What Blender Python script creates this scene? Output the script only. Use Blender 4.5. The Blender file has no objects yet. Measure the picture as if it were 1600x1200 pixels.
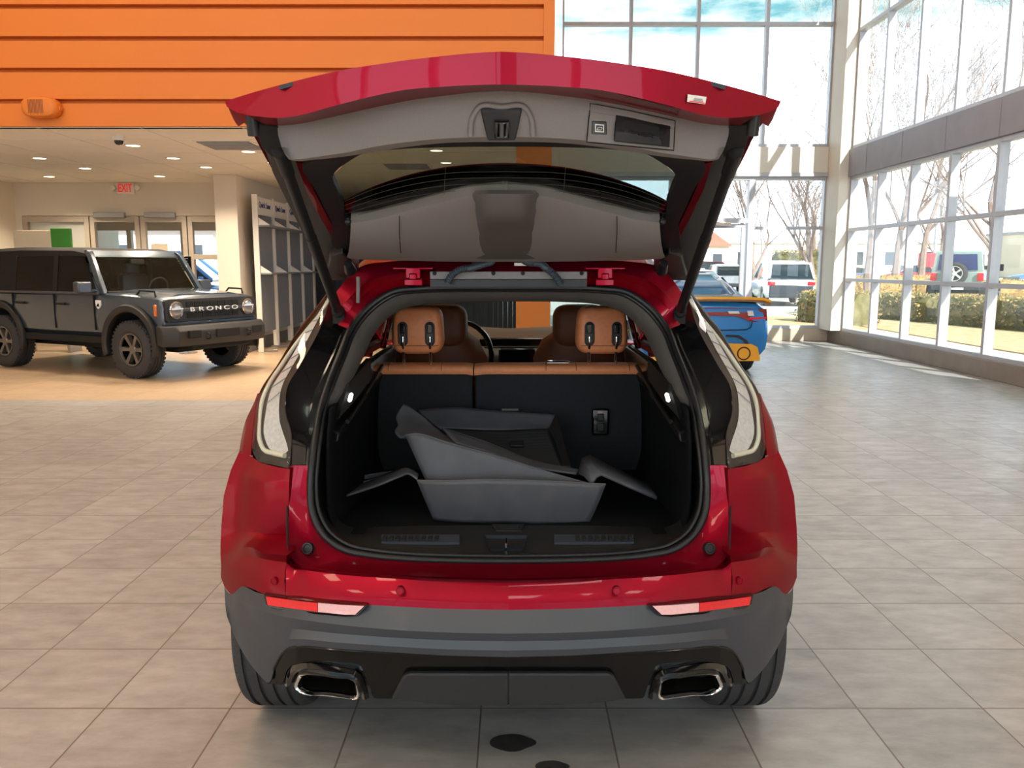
import bpy, bmesh, math, random
from mathutils import Vector, Matrix, geometry
random.seed(7)
SC = bpy.context.scene
C = SC.collection
PI = math.pi
# ------------------------------------------------------------------ camera, sky, sun, exposure
F, H = 1255.0, 1.57
PITCH = math.atan(184 / F)
cd = bpy.data.cameras.new('camera'); cam = bpy.data.objects.new('camera', cd); C.objects.link(cam)
cd.sensor_width = 36; cd.lens = 36 * F / 1600; cd.clip_start = .02; cd.clip_end = 600
cam.location = (0, 0, H); cam.rotation_euler = (PI / 2 - PITCH, 0, 0)
SC.camera = cam
SC.view_settings.view_transform = 'Standard'; SC.view_settings.look = 'None'
SC.view_settings.gamma = 1; SC.view_settings.use_curve_mapping = False
SC.view_settings.exposure = -0.35
SC.cycles.use_denoising = True
SC.cycles.max_bounces = 10; SC.cycles.diffuse_bounces = 5; SC.cycles.glossy_bounces = 5
SC.cycles.transparent_max_bounces = 24; SC.cycles.transmission_bounces = 6
SC.cycles.caustics_reflective = False; SC.cycles.caustics_refractive = False
SC.cycles.sample_clamp_indirect = 6

def world():
    w = bpy.data.worlds.new('sky'); SC.world = w; w.use_nodes = True
    n = w.node_tree.nodes; l = w.node_tree.links; n.clear()
    out = n.new('ShaderNodeOutputWorld'); bg = n.new('ShaderNodeBackground')
    tc = n.new('ShaderNodeTexCoord'); sep = n.new('ShaderNodeSeparateXYZ')
    l.new(tc.outputs['Generated'], sep.inputs[0])
    mp = n.new('ShaderNodeMapping'); mp.inputs['Scale'].default_value = (2.2, 2.2, 7)
    l.new(tc.outputs['Generated'], mp.inputs[0])
    nz = n.new('ShaderNodeTexNoise'); nz.inputs['Scale'].default_value = 3.2; nz.inputs['Detail'].default_value = 7
    nz.inputs['Roughness'].default_value = .6
    l.new(mp.outputs[0], nz.inputs[0])
    cr = n.new('ShaderNodeValToRGB'); cr.color_ramp.elements[0].position = .45; cr.color_ramp.elements[1].position = .64
    cr.color_ramp.elements[0].color = (.10, .27, .31, 1); cr.color_ramp.elements[1].color = (.62, .64, .64, 1)
    l.new(nz.outputs[0], cr.inputs[0])
    el = n.new('ShaderNodeMapRange'); el.inputs[1].default_value = .232; el.inputs[2].default_value = .262
    l.new(sep.outputs[2], el.inputs[0])
    mx = n.new('ShaderNodeMixRGB'); mx.inputs[1].default_value = (1.10, 1.26, 1.46, 1)
    l.new(el.outputs[0], mx.inputs[0]); l.new(cr.outputs[0], mx.inputs[2])
    l.new(mx.outputs[0], bg.inputs[0]); bg.inputs[1].default_value = 3.5
    l.new(bg.outputs[0], out.inputs[0])
world()
def sun(alpha, elev, strength):
    d = bpy.data.lights.new('sun', 'SUN'); d.energy = strength; d.angle = math.radians(.6); d.color = (1, .97, .92)
    o = bpy.data.objects.new('sun', d); C.objects.link(o)
    a, e = math.radians(alpha), math.radians(elev)
    v = Vector((-math.sin(a) * math.cos(e), math.cos(a) * math.cos(e), -math.sin(e)))
    o.rotation_euler = v.to_track_quat('-Z', 'Y').to_euler(); o.location = (20, -20, 25)
sun(28, 38, 11.5)

# ------------------------------------------------------------------ helpers
def Q(px, py, Y):
    """point on the photograph's sight line through a 1600x1200 pixel, at distance Y"""
    a = (px - 800) / F; b = (600 - py) / F
    s, c = math.sin(PITCH), math.cos(PITCH)
    t = Y / (b * s + c)
    return Vector((a * t, Y, H + t * (b * c - s)))
def QZ(px, py, z):
    a = (px - 800) / F; b = (600 - py) / F
    s, c = math.sin(PITCH), math.cos(PITCH)
    t = (z - H) / (b * c - s)
    return Vector((a * t, t * (b * s + c), z))
def lin(v):
    v /= 255.0
    return v / 12.92 if v <= .04045 else ((v + .055) / 1.055) ** 2.4
def rgb(r, g, b): return (lin(r), lin(g), lin(b), 1)
def interp(x, xs, ys):
    if x <= xs[0]: return ys[0]
    for i in range(1, len(xs)):
        if x <= xs[i]:
            t = (x - xs[i-1]) / (xs[i] - xs[i-1]); return ys[i-1] + t * (ys[i] - ys[i-1])
    return ys[-1]
def cr(pts, n, closed=False):
    """Catmull-Rom resampling of a polyline to n points"""
    P = [Vector(p) for p in pts]
    if len(P) == 2 and not closed: return [P[0].lerp(P[1], i / (n - 1)) for i in range(n)]
    if closed: P = P + [P[0]]
    L = [0]
    for a, b in zip(P, P[1:]): L.append(L[-1] + max((b - a).length, 1e-6))
    out = []
    m = len(P)
    for i in range(n):
        s = L[-1] * i / (n if closed else n - 1)
        k = 0
        while k < m - 2 and L[k + 1] < s: k += 1
        t = (s - L[k]) / (L[k + 1] - L[k])
        p1, p2 = P[k], P[k + 1]
        p0 = P[k - 1] if k > 0 else (P[m - 2] if closed else p1 * 2 - p2)
        p3 = P[k + 2] if k + 2 < m else (P[1] if closed else p2 * 2 - p1)
        h = L[k + 1] - L[k]
        def tan(pa, pb, pc):
            d1, d2 = (pb - pa).length, (pc - pb).length
            if d1 < 1e-6 or d2 < 1e-6: return (pc - pa) * .5 / max(h, 1e-6)
            return ((pb - pa) / d1 * d2 + (pc - pb) / d2 * d1) / (d1 + d2)
        m1, m2 = tan(p0, p1, p2) * h, tan(p1, p2, p3) * h
        t2, t3 = t * t, t * t * t
        out.append(p1 * (2*t3 - 3*t2 + 1) + m1 * (t3 - 2*t2 + t) + p2 * (-2*t3 + 3*t2) + m2 * (t3 - t2))
    return out
def wmat(o):
    m = o.matrix_basis.copy()
    while o.parent: o = o.parent; m = o.matrix_basis @ m
    return m

class MB:
    def __init__(s): s.v = []; s.f = []; s.mi = []
    def add(s, vs, fs, mi=0):
        k = len(s.v); s.v += [Vector(p) for p in vs]
        for f in fs: s.f.append([i + k for i in f]); s.mi.append(mi)
        return s
    def box(s, c, d, rot=None, mi=0):
        x, y, z = d[0] / 2, d[1] / 2, d[2] / 2
        vs = [Vector((a*x, b*y, e*z)) for a in (-1, 1) for b in (-1, 1) for e in (-1, 1)]
        if rot is not None: vs = [rot @ p for p in vs]
        vs = [p + Vector(c) for p in vs]
        return s.add(vs, [(0,1,3,2),(4,6,7,5),(0,4,5,1),(2,3,7,6),(0,2,6,4),(1,5,7,3)], mi)
    def bb(s, a, b, mi=0):
        return s.box([(p + q) / 2 for p, q in zip(a, b)], [abs(q - p) for p, q in zip(a, b)], None, mi)
    def grid(s, rows, cu=False, cv=False, mi=0):
        n = len(rows[0]); m = len(rows); vs = [p for r in rows for p in r]; fs = []
        for j in range(m if cv else m - 1):
            for i in range(n if cu else n - 1):
                a, b = j * n + i, j * n + (i + 1) % n
                c, d = ((j + 1) % m) * n + (i + 1) % n, ((j + 1) % m) * n + i
                fs.append((a, b, c, d))
        return s.add(vs, fs, mi)
    def surf(s, rows, nu=24, nv=None, mi=0):
        R = [cr(r, nu) for r in rows]
        if nv:
            cols = [cr([r[i] for r in R], nv) for i in range(nu)]
            R = [[c[j] for c in cols] for j in range(nv)]
        return s.grid(R, mi=mi)
    def loft(s, secs, mi=0, caps=True):
        """closed sections"""
        n = len(secs[0]); s.grid(secs, cu=True, mi=mi)
        if caps:
            s.add(secs[0], [tuple(range(n))[::-1]], mi); s.add(secs[-1], [tuple(range(n))], mi)
        return s
    def tube(s, path, r, n=8, closed=False, caps=True, mi=0):
        P = [Vector(p) for p in path]; m = len(P); rows = []; up = None
        for i, p in enumerate(P):
            if closed: d = P[(i + 1) % m] - P[i - 1]
            else: d = P[min(i + 1, m - 1)] - P[max(i - 1, 0)]
            d = d.normalized() if d.length > 1e-9 else Vector((0, 0, 1))
            if up is None:
                up = Vector((0, 0, 1)) if abs(d.z) < .9 else Vector((1, 0, 0))
            e1 = d.cross(up)
            if e1.length < 1e-6: e1 = d.orthogonal()
            e1.normalize(); e2 = e1.cross(d).normalized(); up = e2
            rr = r[i] if isinstance(r, (list, tuple)) else r
            rows.append([p + (e1 * math.cos(2*PI*k/n) + e2 * math.sin(2*PI*k/n)) * rr for k in range(n)])
        s.grid(rows, cu=True, cv=closed, mi=mi)
        if caps and not closed:
            s.add(rows[0], [tuple(range(n))[::-1]], mi); s.add(rows[-1], [tuple(range(n))], mi)
        return s
    def lathe(s, prof, M=Matrix(), n=32, mi=0, closed=False):
        rows = [[M @ Vector((r * math.cos(2*PI*k/n), r * math.sin(2*PI*k/n), h)) for k in range(n)] for r, h in prof]
        return s.grid(rows, cu=True, cv=closed, mi=mi)
    def poly(s, outl, holes=(), mi=0):
        lists = [[Vector(p) for p in outl]] + [[Vector(p) for p in h] for h in holes]
        tris = geometry.tessellate_polygon(lists)
        return s.add([p for L in lists for p in L], [tuple(t) for t in tris], mi)
    def slab(s, outl, off, holes=(), mi=0):
        """polygon sheet with real thickness: front outline and the same outline moved by off"""
        off = Vector(off); o = [Vector(p) for p in outl]
        s.poly(o, holes, mi); s.poly([p + off for p in o], [[Vector(p) + off for p in h] for h in holes], mi)
        for L in [o] + [[Vector(p) for p in h] for h in holes]:
            n = len(L); s.add(L + [p + off for p in L], [(i, (i+1) % n, (i+1) % n + n, i + n) for i in range(n)], mi)
        return s
    def ell(s, c, r, n=16, m=10, mi=0):
        c = Vector(c); rows = []
        for j in range(m + 1):
            t = PI * j / m
            rows.append([c + Vector((r[0]*math.sin(t)*math.cos(2*PI*k/n), r[1]*math.sin(t)*math.sin(2*PI*k/n), r[2]*math.cos(t))) for k in range(n)])
        return s.grid(rows, cu=True, mi=mi)
    def xf(s, M): s.v = [M @ p for p in s.v]; return s
    def flipx(s, xc):
        """a copy mirrored about the plane x = xc"""
        t = MB(); t.v = [Vector((2*xc - p.x, p.y, p.z)) for p in s.v]; t.f = [f[::-1] for f in s.f]; t.mi = list(s.mi); return t
    def mirror(s, xc):
        t = s.flipx(xc); return s.join(t)
    def join(s, t):
        k = len(s.v); s.v += t.v; s.f += [[i + k for i in f] for f in t.f]; s.mi += t.mi; return s
    def build(s, name, mats, parent=None, smooth=35, bevel=0, sub=0, solid=0, off=0, local=False, weld=True, cuts=(), seg=2):
        me = bpy.data.meshes.new(name); vs = s.v
        if parent is not None and not local:
            inv = wmat(parent).inverted(); vs = [inv @ p for p in vs]
        me.from_pydata(vs, [], s.f)
        if not isinstance(mats, (list, tuple)): mats = [mats]
        for m in mats: me.materials.append(m)
        for p, i in zip(me.polygons, s.mi): p.material_index = i
        bm = bmesh.new(); bm.from_mesh(me)
        if weld: bmesh.ops.remove_doubles(bm, verts=bm.verts, dist=2e-4)
        bmesh.ops.dissolve_degenerate(bm, edges=bm.edges, dist=1e-6)
        bmesh.ops.recalc_face_normals(bm, faces=bm.faces)
        bm.to_mesh(me); bm.free()
        o = bpy.data.objects.new(name, me); C.objects.link(o)
        if parent is not None: o.parent = parent
        if cuts:
            tmp = []
            for cmb in cuts:
                c = cmb.build('cutter', mats[0], parent, local=local, smooth=0); tmp.append(c)
                md = o.modifiers.new('cut', 'BOOLEAN'); md.operation = 'DIFFERENCE'; md.object = c; md.solver = 'EXACT'
            bpy.context.view_layer.update()
            dg = bpy.context.evaluated_depsgraph_get()
            nm = bpy.data.meshes.new_from_object(o.evaluated_get(dg)); o.modifiers.clear()
            o.data = nm; me = nm; nm.name = name
            for c in tmp:
                cm = c.data; bpy.data.objects.remove(c); bpy.data.meshes.remove(cm)
        if smooth and len(me.polygons) > 2:
            for p in me.polygons: p.use_smooth = True
            me.set_sharp_from_angle(angle=math.radians(smooth))
        if bevel:
            md = o.modifiers.new('bevel', 'BEVEL'); md.width = bevel; md.segments = seg; md.limit_method = 'ANGLE'
        if solid:
            md = o.modifiers.new('solid', 'SOLIDIFY'); md.thickness = solid; md.offset = off
        if sub:
            md = o.modifiers.new('sub', 'SUBSURF'); md.levels = sub; md.render_levels = sub
        return o
def thing(name, label, cat, loc=(0, 0, 0), rotz=0, group=None):
    o = bpy.data.objects.new(name, None); C.objects.link(o); o.empty_display_size = .2
    o.location = loc; o.rotation_euler = (0, 0, rotz); return tag(o, label, cat, group)
def tag(o, label, cat, group=None, kind=None):
    o['label'] = label; o['category'] = cat
    if group: o['group'] = group
    if kind: o['kind'] = kind
    return o
def struct(o, label, cat):
    o['kind'] = 'structure'; o['label'] = label; o['category'] = cat; return o
def dup(root, loc, rotz, label=None, name=None):
    r = root.copy(); C.objects.link(r); r.location = loc; r.rotation_euler = (0, 0, rotz)
    if label: r['label'] = label
    for ch in list(root.children):
        c = ch.copy(); C.objects.link(c); c.parent = r
        for g in ch.children:
            d = g.copy(); C.objects.link(d); d.parent = c
    return r
def text(s, name, mat, M, size, parent=None, ext=.003, align='CENTER', local=False, sx=1.0, bold=0):
    cu = bpy.data.curves.new(name, 'FONT'); cu.body = s; cu.size = size; cu.extrude = ext; cu.offset = bold
    cu.align_x = align; cu.align_y = 'CENTER'; cu.materials.append(mat)
    t = bpy.data.objects.new(name, cu); C.objects.link(t)
    bpy.context.view_layer.update()
    me = bpy.data.meshes.new_from_object(t.evaluated_get(bpy.context.evaluated_depsgraph_get()))
    bpy.data.objects.remove(t); bpy.data.curves.remove(cu); me.name = name
    o = bpy.data.objects.new(name, me); C.objects.link(o)
    M = M @ Matrix.Diagonal((sx, 1, 1, 1))
    if parent is not None:
        o.parent = parent
        if not local: M = wmat(parent).inverted() @ M
    o.matrix_basis = M; return o
def frame_mat(o, x, y):
    """matrix from origin and two axes (right, up)"""
    x = Vector(x).normalized(); y = Vector(y).normalized(); n = x.cross(y).normalized(); y = n.cross(x)
    return Matrix(((x.x, y.x, n.x, o[0]), (x.y, y.y, n.y, o[1]), (x.z, y.z, n.z, o[2]), (0, 0, 0, 1)))
# ------------------------------------------------------------------ materials
def mat(name, col, rough=.5, metal=0.0, coat=0.0, spec=.5, emit=None, es=0.0, var=0.0, vs=8.0, bump=0.0, bs=60.0, stretch=(1, 1, 1), crough=.04, sheen=0):
    m = bpy.data.materials.new(name); m.use_nodes = True
    n = m.node_tree.nodes; l = m.node_tree.links; b = n['Principled BSDF']
    if len(col) == 3: col = (*col, 1)
    b.inputs['Base Color'].default_value = col; b.inputs['Roughness'].default_value = rough
    b.inputs['Metallic'].default_value = metal; b.inputs['Coat Weight'].default_value = coat
    b.inputs['Coat Roughness'].default_value = crough; b.inputs['Specular IOR Level'].default_value = spec
    if sheen: b.inputs['Sheen Weight'].default_value = sheen
    if emit: b.inputs['Emission Color'].default_value = emit; b.inputs['Emission Strength'].default_value = es
    if var or bump:
        tc = n.new('ShaderNodeTexCoord'); mp = n.new('ShaderNodeMapping'); mp.inputs['Scale'].default_value = stretch
        l.new(tc.outputs['Object'], mp.inputs[0])
    if var:
        z = n.new('ShaderNodeTexNoise'); z.inputs['Scale'].default_value = vs; z.inputs['Detail'].default_value = 6
        l.new(mp.outputs[0], z.inputs[0])
        r = n.new('ShaderNodeValToRGB')
        r.color_ramp.elements[0].position = .3; r.color_ramp.elements[1].position = .7
        r.color_ramp.elements[0].color = (*[c * (1 - var) for c in col[:3]], 1)
        r.color_ramp.elements[1].color = (*[min(1, c * (1 + var)) for c in col[:3]], 1)
        l.new(z.outputs[0], r.inputs[0]); l.new(r.outputs[0], b.inputs['Base Color'])
    if bump:
        z2 = n.new('ShaderNodeTexNoise'); z2.inputs['Scale'].default_value = bs; z2.inputs['Detail'].default_value = 4
        l.new(mp.outputs[0], z2.inputs[0])
        bp = n.new('ShaderNodeBump'); bp.inputs['Strength'].default_value = bump; bp.inputs['Distance'].default_value = .01
        l.new(z2.outputs[0], bp.inputs['Height']); l.new(bp.outputs[0], b.inputs['Normal'])
    return m
def glass(name, tint=(1, 1, 1), refl=.9, base=.05, rough=.0):
    m = bpy.data.materials.new(name); m.use_nodes = True
    n = m.node_tree.nodes; l = m.node_tree.links; n.clear()
    out = n.new('ShaderNodeOutputMaterial'); tr = n.new('ShaderNodeBsdfTransparent'); gl = n.new('ShaderNodeBsdfGlossy')
    tr.inputs[0].default_value = (*tint, 1); gl.inputs['Roughness'].default_value = rough
    lw = n.new('ShaderNodeLayerWeight'); lw.inputs[0].default_value = .5
    p = n.new('ShaderNodeMath'); p.operation = 'POWER'; p.inputs[1].default_value = 5
    q = n.new('ShaderNodeMath'); q.operation = 'MULTIPLY_ADD'; q.inputs[1].default_value = refl; q.inputs[2].default_value = base
    l.new(lw.outputs['Facing'], p.inputs[0]); l.new(p.outputs[0], q.inputs[0])
    mx = n.new('ShaderNodeMixShader'); l.new(q.outputs[0], mx.inputs[0]); l.new(tr.outputs[0], mx.inputs[1]); l.new(gl.outputs[0], mx.inputs[2])
    l.new(mx.outputs[0], out.inputs[0]); return m
def tile_mat(name, x0, y0, size, col, var, grout, gw=.004, bump=.25, rough=.42, streak=1.0):
    m = bpy.data.materials.new(name); m.use_nodes = True
    n = m.node_tree.nodes; l = m.node_tree.links; b = n['Principled BSDF']
    tc = n.new('ShaderNodeTexCoord'); sep = n.new('ShaderNodeSeparateXYZ'); l.new(tc.outputs['Object'], sep.inputs[0])
    def mt(op, a, c=None, v=None):
        k = n.new('ShaderNodeMath'); k.operation = op
        for i, q in enumerate((a, c)):
            if q is None: continue
            if isinstance(q, (int, float)): k.inputs[i].default_value = q
            else: l.new(q, k.inputs[i])
        return k.outputs[0]
    fx = mt('DIVIDE', mt('SUBTRACT', sep.outputs[0], x0), size); fy = mt('DIVIDE', mt('SUBTRACT', sep.outputs[1], y0), size)
    def edge(f):
        a = mt('SUBTRACT', f, mt('FLOOR', f)); return mt('MINIMUM', a, mt('SUBTRACT', 1.0, a))
    e = mt('MINIMUM', edge(fx), edge(fy))
    g = mt('LESS_THAN', e, gw / size / 2)
    cmb = n.new('ShaderNodeCombineXYZ'); l.new(mt('FLOOR', fx), cmb.inputs[0]); l.new(mt('FLOOR', fy), cmb.inputs[1])
    wn = n.new('ShaderNodeTexWhiteNoise'); wn.noise_dimensions = '2D'; l.new(cmb.outputs[0], wn.inputs['Vector'])
    # every tile its own piece of stone
    va = n.new('ShaderNodeVectorMath'); va.operation = 'MULTIPLY_ADD'
    l.new(wn.outputs['Color'], va.inputs[0]); va.inputs[1].default_value = (3, 3, 3); l.new(tc.outputs['Object'], va.inputs[2])
    mp = n.new('ShaderNodeMapping'); mp.inputs['Scale'].default_value = (1.6, 3.6, 1); mp.inputs['Rotation'].default_value = (0, 0, .25)
    l.new(va.outputs[0], mp.inputs[0])
    nz = n.new('ShaderNodeTexNoise'); nz.inputs['Scale'].default_value = 3.0; nz.inputs['Detail'].default_value = 9; nz.inputs['Roughness'].default_value = .65
    l.new(mp.outputs[0], nz.inputs[0])
    mixf = mt('ADD', mt('MULTIPLY', nz.outputs[0], .8 * streak), mt('MULTIPLY', wn.outputs['Value'], .12))
    rp = n.new('ShaderNodeValToRGB'); rp.color_ramp.elements[0].position = .28; rp.color_ramp.elements[1].position = .75
    rp.color_ramp.elements[0].color = (*[c * (1 - var) for c in col], 1); rp.color_ramp.elements[1].color = (*[c * (1 + var) for c in col], 1)
    l.new(mixf, rp.inputs[0])
    mx = n.new('ShaderNodeMixRGB'); l.new(g, mx.inputs[0]); l.new(rp.outputs[0], mx.inputs[1]); mx.inputs[2].default_value = (*grout, 1)
    l.new(mx.outputs[0], b.inputs['Base Color'])
    ro = n.new('ShaderNodeMapRange'); l.new(nz.outputs[0], ro.inputs[0]); ro.inputs[3].default_value = rough + .12; ro.inputs[4].default_value = rough - .12
    l.new(ro.outputs[0], b.inputs['Roughness'])
    hh = mt('SUBTRACT', nz.outputs[0], mt('MULTIPLY', g, .6))
    bp = n.new('ShaderNodeBump'); bp.inputs['Strength'].default_value = bump; bp.inputs['Distance'].default_value = .006
    l.new(hh, bp.inputs['Height']); l.new(bp.outputs[0], b.inputs['Normal'])
    return m
M = {}
M['red'] = mat('red car paint', (.29, .004, .020), .38, .8, .55, .5, var=.05, vs=900, crough=.03)
M['red'].node_tree.nodes['Principled BSDF'].inputs['Coat IOR'].default_value = 1.36
M['red'].node_tree.nodes['Principled BSDF'].inputs['Specular Tint'].default_value = (.5, .02, .05, 1)
M['redglow'] = M['red']
M['clad'] = mat('satin grey black plastic', rgb(46, 51, 60), .34, 0, 0, .8, var=.06, vs=300, bump=.03, bs=700)
M['gblack'] = mat('gloss black plastic', rgb(14, 14, 15), .12, 0, .6, .5, var=.1, vs=20)
M['trim'] = mat('grained dark plastic', rgb(124, 117, 113), .52, 0, 0, .45, var=.06, vs=400, bump=.12, bs=900)
M['trimd'] = mat('dark plastic trim', rgb(24, 24, 25), .45, 0, 0, .4, var=.08, vs=200, bump=.06, bs=900)
M['carpet'] = mat('black carpet', rgb(46, 47, 49), .95, 0, 0, .15, var=.3, vs=500, bump=.4, bs=1200, sheen=.03)
M['rubber'] = mat('black rubber', rgb(24, 24, 25), .36, 0, 0, .45, var=.1, vs=80, bump=.05, bs=400)
M['mat'] = mat('dark grey moulded liner', rgb(80, 81, 86), .5, 0, 0, .4, var=.14, vs=14, bump=.08, bs=500)
M['matd'] = mat('black moulded liner', rgb(30, 30, 31), .5, 0, 0, .4, var=.14, vs=14, bump=.08, bs=500)
M['tan'] = mat('tan leather', rgb(226, 142, 92), .48, 0, 0, .4, var=.06, vs=60, bump=.08, bs=500)
M['tand'] = mat('brown leather', rgb(140, 84, 52), .5, 0, 0, .4, var=.06, vs=60, bump=.08, bs=500)
M['chrome'] = mat('chrome', (.78, .78, .8), .12, 1, var=.03, vs=40)
M['lining'] = mat('dark grey opening trim', rgb(27, 26, 25), .55, 0, 0, .4, var=.06, vs=200, bump=.08, bs=900)
M['valance'] = mat('deep gloss black plastic', rgb(9, 9, 10), .15, 0, .2, .2, var=.1, vs=20)
M['skid'] = mat('matt dark grey plastic', rgb(42, 43, 46), .5, 0, 0, .35, var=.08, vs=120)
M['lintop'] = mat('grey headlining edge', rgb(80, 76, 72), .6, 0, 0, .4, var=.06, vs=200, bump=.08, bs=900)
M['bumpd'] = mat('dark lamp cover', rgb(88, 83, 80), .5, 0, 0, .4, var=.06, vs=300, bump=.1, bs=900)
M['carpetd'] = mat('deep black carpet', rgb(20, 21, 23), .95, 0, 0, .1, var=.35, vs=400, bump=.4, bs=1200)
M['steel'] = mat('brushed steel', (.45, .45, .46), .35, 1, var=.08, vs=60, stretch=(1, 20, 20))
M['tire'] = mat('tire rubber', rgb(58, 58, 60), .72, 0, 0, .4, var=.12, vs=60, bump=.06, bs=300)
M['tread'] = mat('tire groove', rgb(14, 14, 14), .9, var=.1, vs=60)
M['glass'] = glass('window glass', (.97, .985, .98), .5, .035)
M['carglass'] = glass('tinted car glass', (.84, .89, .87), .7, .04)
M['darkglass'] = glass('privacy glass', (.03, .033, .036), .9, .05)
M['hatchglass'] = glass('hatch glass', (.50, .55, .53), .6, .04)
M['lens'] = glass('clear lamp lens', (.93, .94, .94), .75, .07)
M['guide'] = mat('milky light guide', rgb(226, 220, 196), .3, 0, .5, .5, var=.03, vs=40)
M['refl'] = mat('silver lamp reflector', (.66, .66, .66), .35, .35, var=.12, vs=90)
M['lampred'] = mat('red reflector lens', (.82, .012, .02), .18, 0, .8, var=.06, vs=150)
M['lamppink'] = mat('frosted back-up lens', rgb(232, 176, 176), .25, 0, .8, var=.05, vs=150)
M['black'] = mat('matt black', rgb(12, 12, 12), .8, var=.1, vs=30)
M['white'] = mat('white plastic', rgb(226, 222, 214), .5, var=.03, vs=30)
M['wall'] = mat('warm white wall paint', rgb(222, 212, 196), .85, var=.02, vs=2, bump=.02, bs=200)
M['ceil'] = mat('white ceiling panels', rgb(236, 232, 226), .9, var=.02, vs=3)
M['orange'] = mat('orange wall panels', rgb(214, 118, 40), .5, 0, 0, .4, var=.015, vs=1.2, bump=.015, bs=160)
M['alu'] = mat('grey aluminium frame', rgb(186, 186, 190), .45, .25, var=.03, vs=10)
M['frame'] = mat('beige painted door frame', rgb(190, 178, 160), .5, .1, var=.03, vs=10)
M['kerb'] = mat('grey tiled kerb', rgb(140, 130, 118), .55, var=.1, vs=4, bump=.08, bs=60)
M['band'] = mat('grey cladding band', rgb(158, 158, 164), .6, .1, var=.05, vs=3)
M['soffit'] = mat('cream painted soffit', rgb(226, 220, 206), .8, var=.02, vs=2)
M['stain'] = mat('dark oil stain', rgb(66, 64, 64), .3, var=.3, vs=20)
M['wire'] = mat('fine heater wire', rgb(70, 66, 60), .5, .3, var=.05)
M['strip'] = mat('grey gutter strip', rgb(112, 108, 106), .45, .2, var=.06, vs=60)
# ------------------------------------------------------------------ the room
XR, YB, YO, ZS = 6.8, 17.1, 9.6, 3.17        # right glass, back glass, orange wall, soffit height
XL, ZC = -9.64, 8.0
M['floor'] = tile_mat('grey stone floor tiles', -.111, 2.685, .45, (.405, .39, .375), .30, (.17, .14, .12), .006, .4, .34)
M['floortan'] = tile_mat('tan floor tiles', -.111, 2.685, .45, (.50, .36, .235), .12, (.26, .19, .13), .006, .2, .38)
def quad(a, b): return MB().bb(a, b)
struct(quad((XL, -7, -.1), (XR, YO - .2, 0)).build('floor', M['floor']), 'grey stone tiled showroom floor with fine dark joints', 'floor')
struct(quad((.5, YO - .2, -.1), (XR, YB, 0)).build('floor', M['floor']), 'grey tiled floor towards the back glass wall', 'floor')
struct(quad((XL, YO - .2, -.1), (.5, 20.2, 0)).build('floor', M['floortan']), 'tan tiled floor under the low ceiling behind the orange wall', 'floor')
# high ceiling and walls the frame only implies
struct(quad((XL, -7, ZC), (XR + .3, YB, ZC + .2)).build('ceiling', M['ceil']), 'high white showroom ceiling', 'ceiling')
struct(quad((XL - .2, -7, 0), (XL, 20, ZC)).build('wall_left', M['wall']), 'warm white left wall', 'wall')
# wall behind the viewer, with its own row of windows
w = MB(); w.bb((XL, -7.2, 0), (XR + .3, -7, .4)); w.bb((XL, -7.2, 7.4), (XR + .3, -7, ZC))
for i in range(7):
    x = XL + i * (XR - XL) / 6; i == 4 or w.bb((x - .12, -7.2, .4), (x + .12, -7, 7.4))
w.bb((-.4, -7.2, .4), (1.45, -7, 7.4))
struct(w.build('wall_front', M['wall']), 'white wall behind the viewer with a row of windows', 'wall')
# right wall: solid towards the viewer, glazed at the back
struct(quad((XR, -7, 0), (XR + .25, 10.1, ZC)).build('wall_right', M['wall']), 'white solid part of the right wall', 'wall')
M['kerb_sunlit'] = mat('tiled kerb with painted sunlight', rgb(192, 180, 160), .6, var=.06, vs=4, bump=.06, bs=60)  # back kerb colour made paler to stand in for sunlight on it
def kerb(a, b, n, lab): return struct(MB().bb(a, b).build(n, M['kerb_sunlit'] if n.endswith('back') else M['kerb'], bevel=.008), lab, 'kerb')
kerb((XR - .11, 10.1, 0), (XR + .2, YB + .1, .26), 'baseboard_right', 'low grey tiled kerb under the right window wall')
kerb((.5, YB - .1, 0), (XR - .11, YB + .1, .26), 'baseboard_back', 'low tiled kerb under the back window wall')
# grey band between lower and upper right windows, in panels
for i in range(5):
    y1 = YB - .1 - i * 1.4; y0 = max(10.1, y1 - 1.4)
    struct(MB().bb((XR - .12, y0 + .006, 3.33), (XR + .16, y1 - .006, 3.86)).build('trim_%d' % (i + 1), M['band'], bevel=.006),
           'grey cladding panel of the band above the right windows, number %s from the corner' % ('first second third fourth fifth'.split()[i]), 'panel')
# unseen canopy, added to keep the sun off the lower right windows
struct(MB().bb((XR + .2, 3, 3.55), (XR + 1.5, 11.5, 3.66)).build('roof', M['band']), 'unseen canopy added outside the right wall to block the sun', 'canopy')
# corner column
struct(MB().bb((6.50, 16.4, .26), (XR + .16, YB + .1, ZC)).build('trim_6', M['soffit'], bevel=.01), 'tall cream corner column between the two window walls', 'column')
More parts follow.
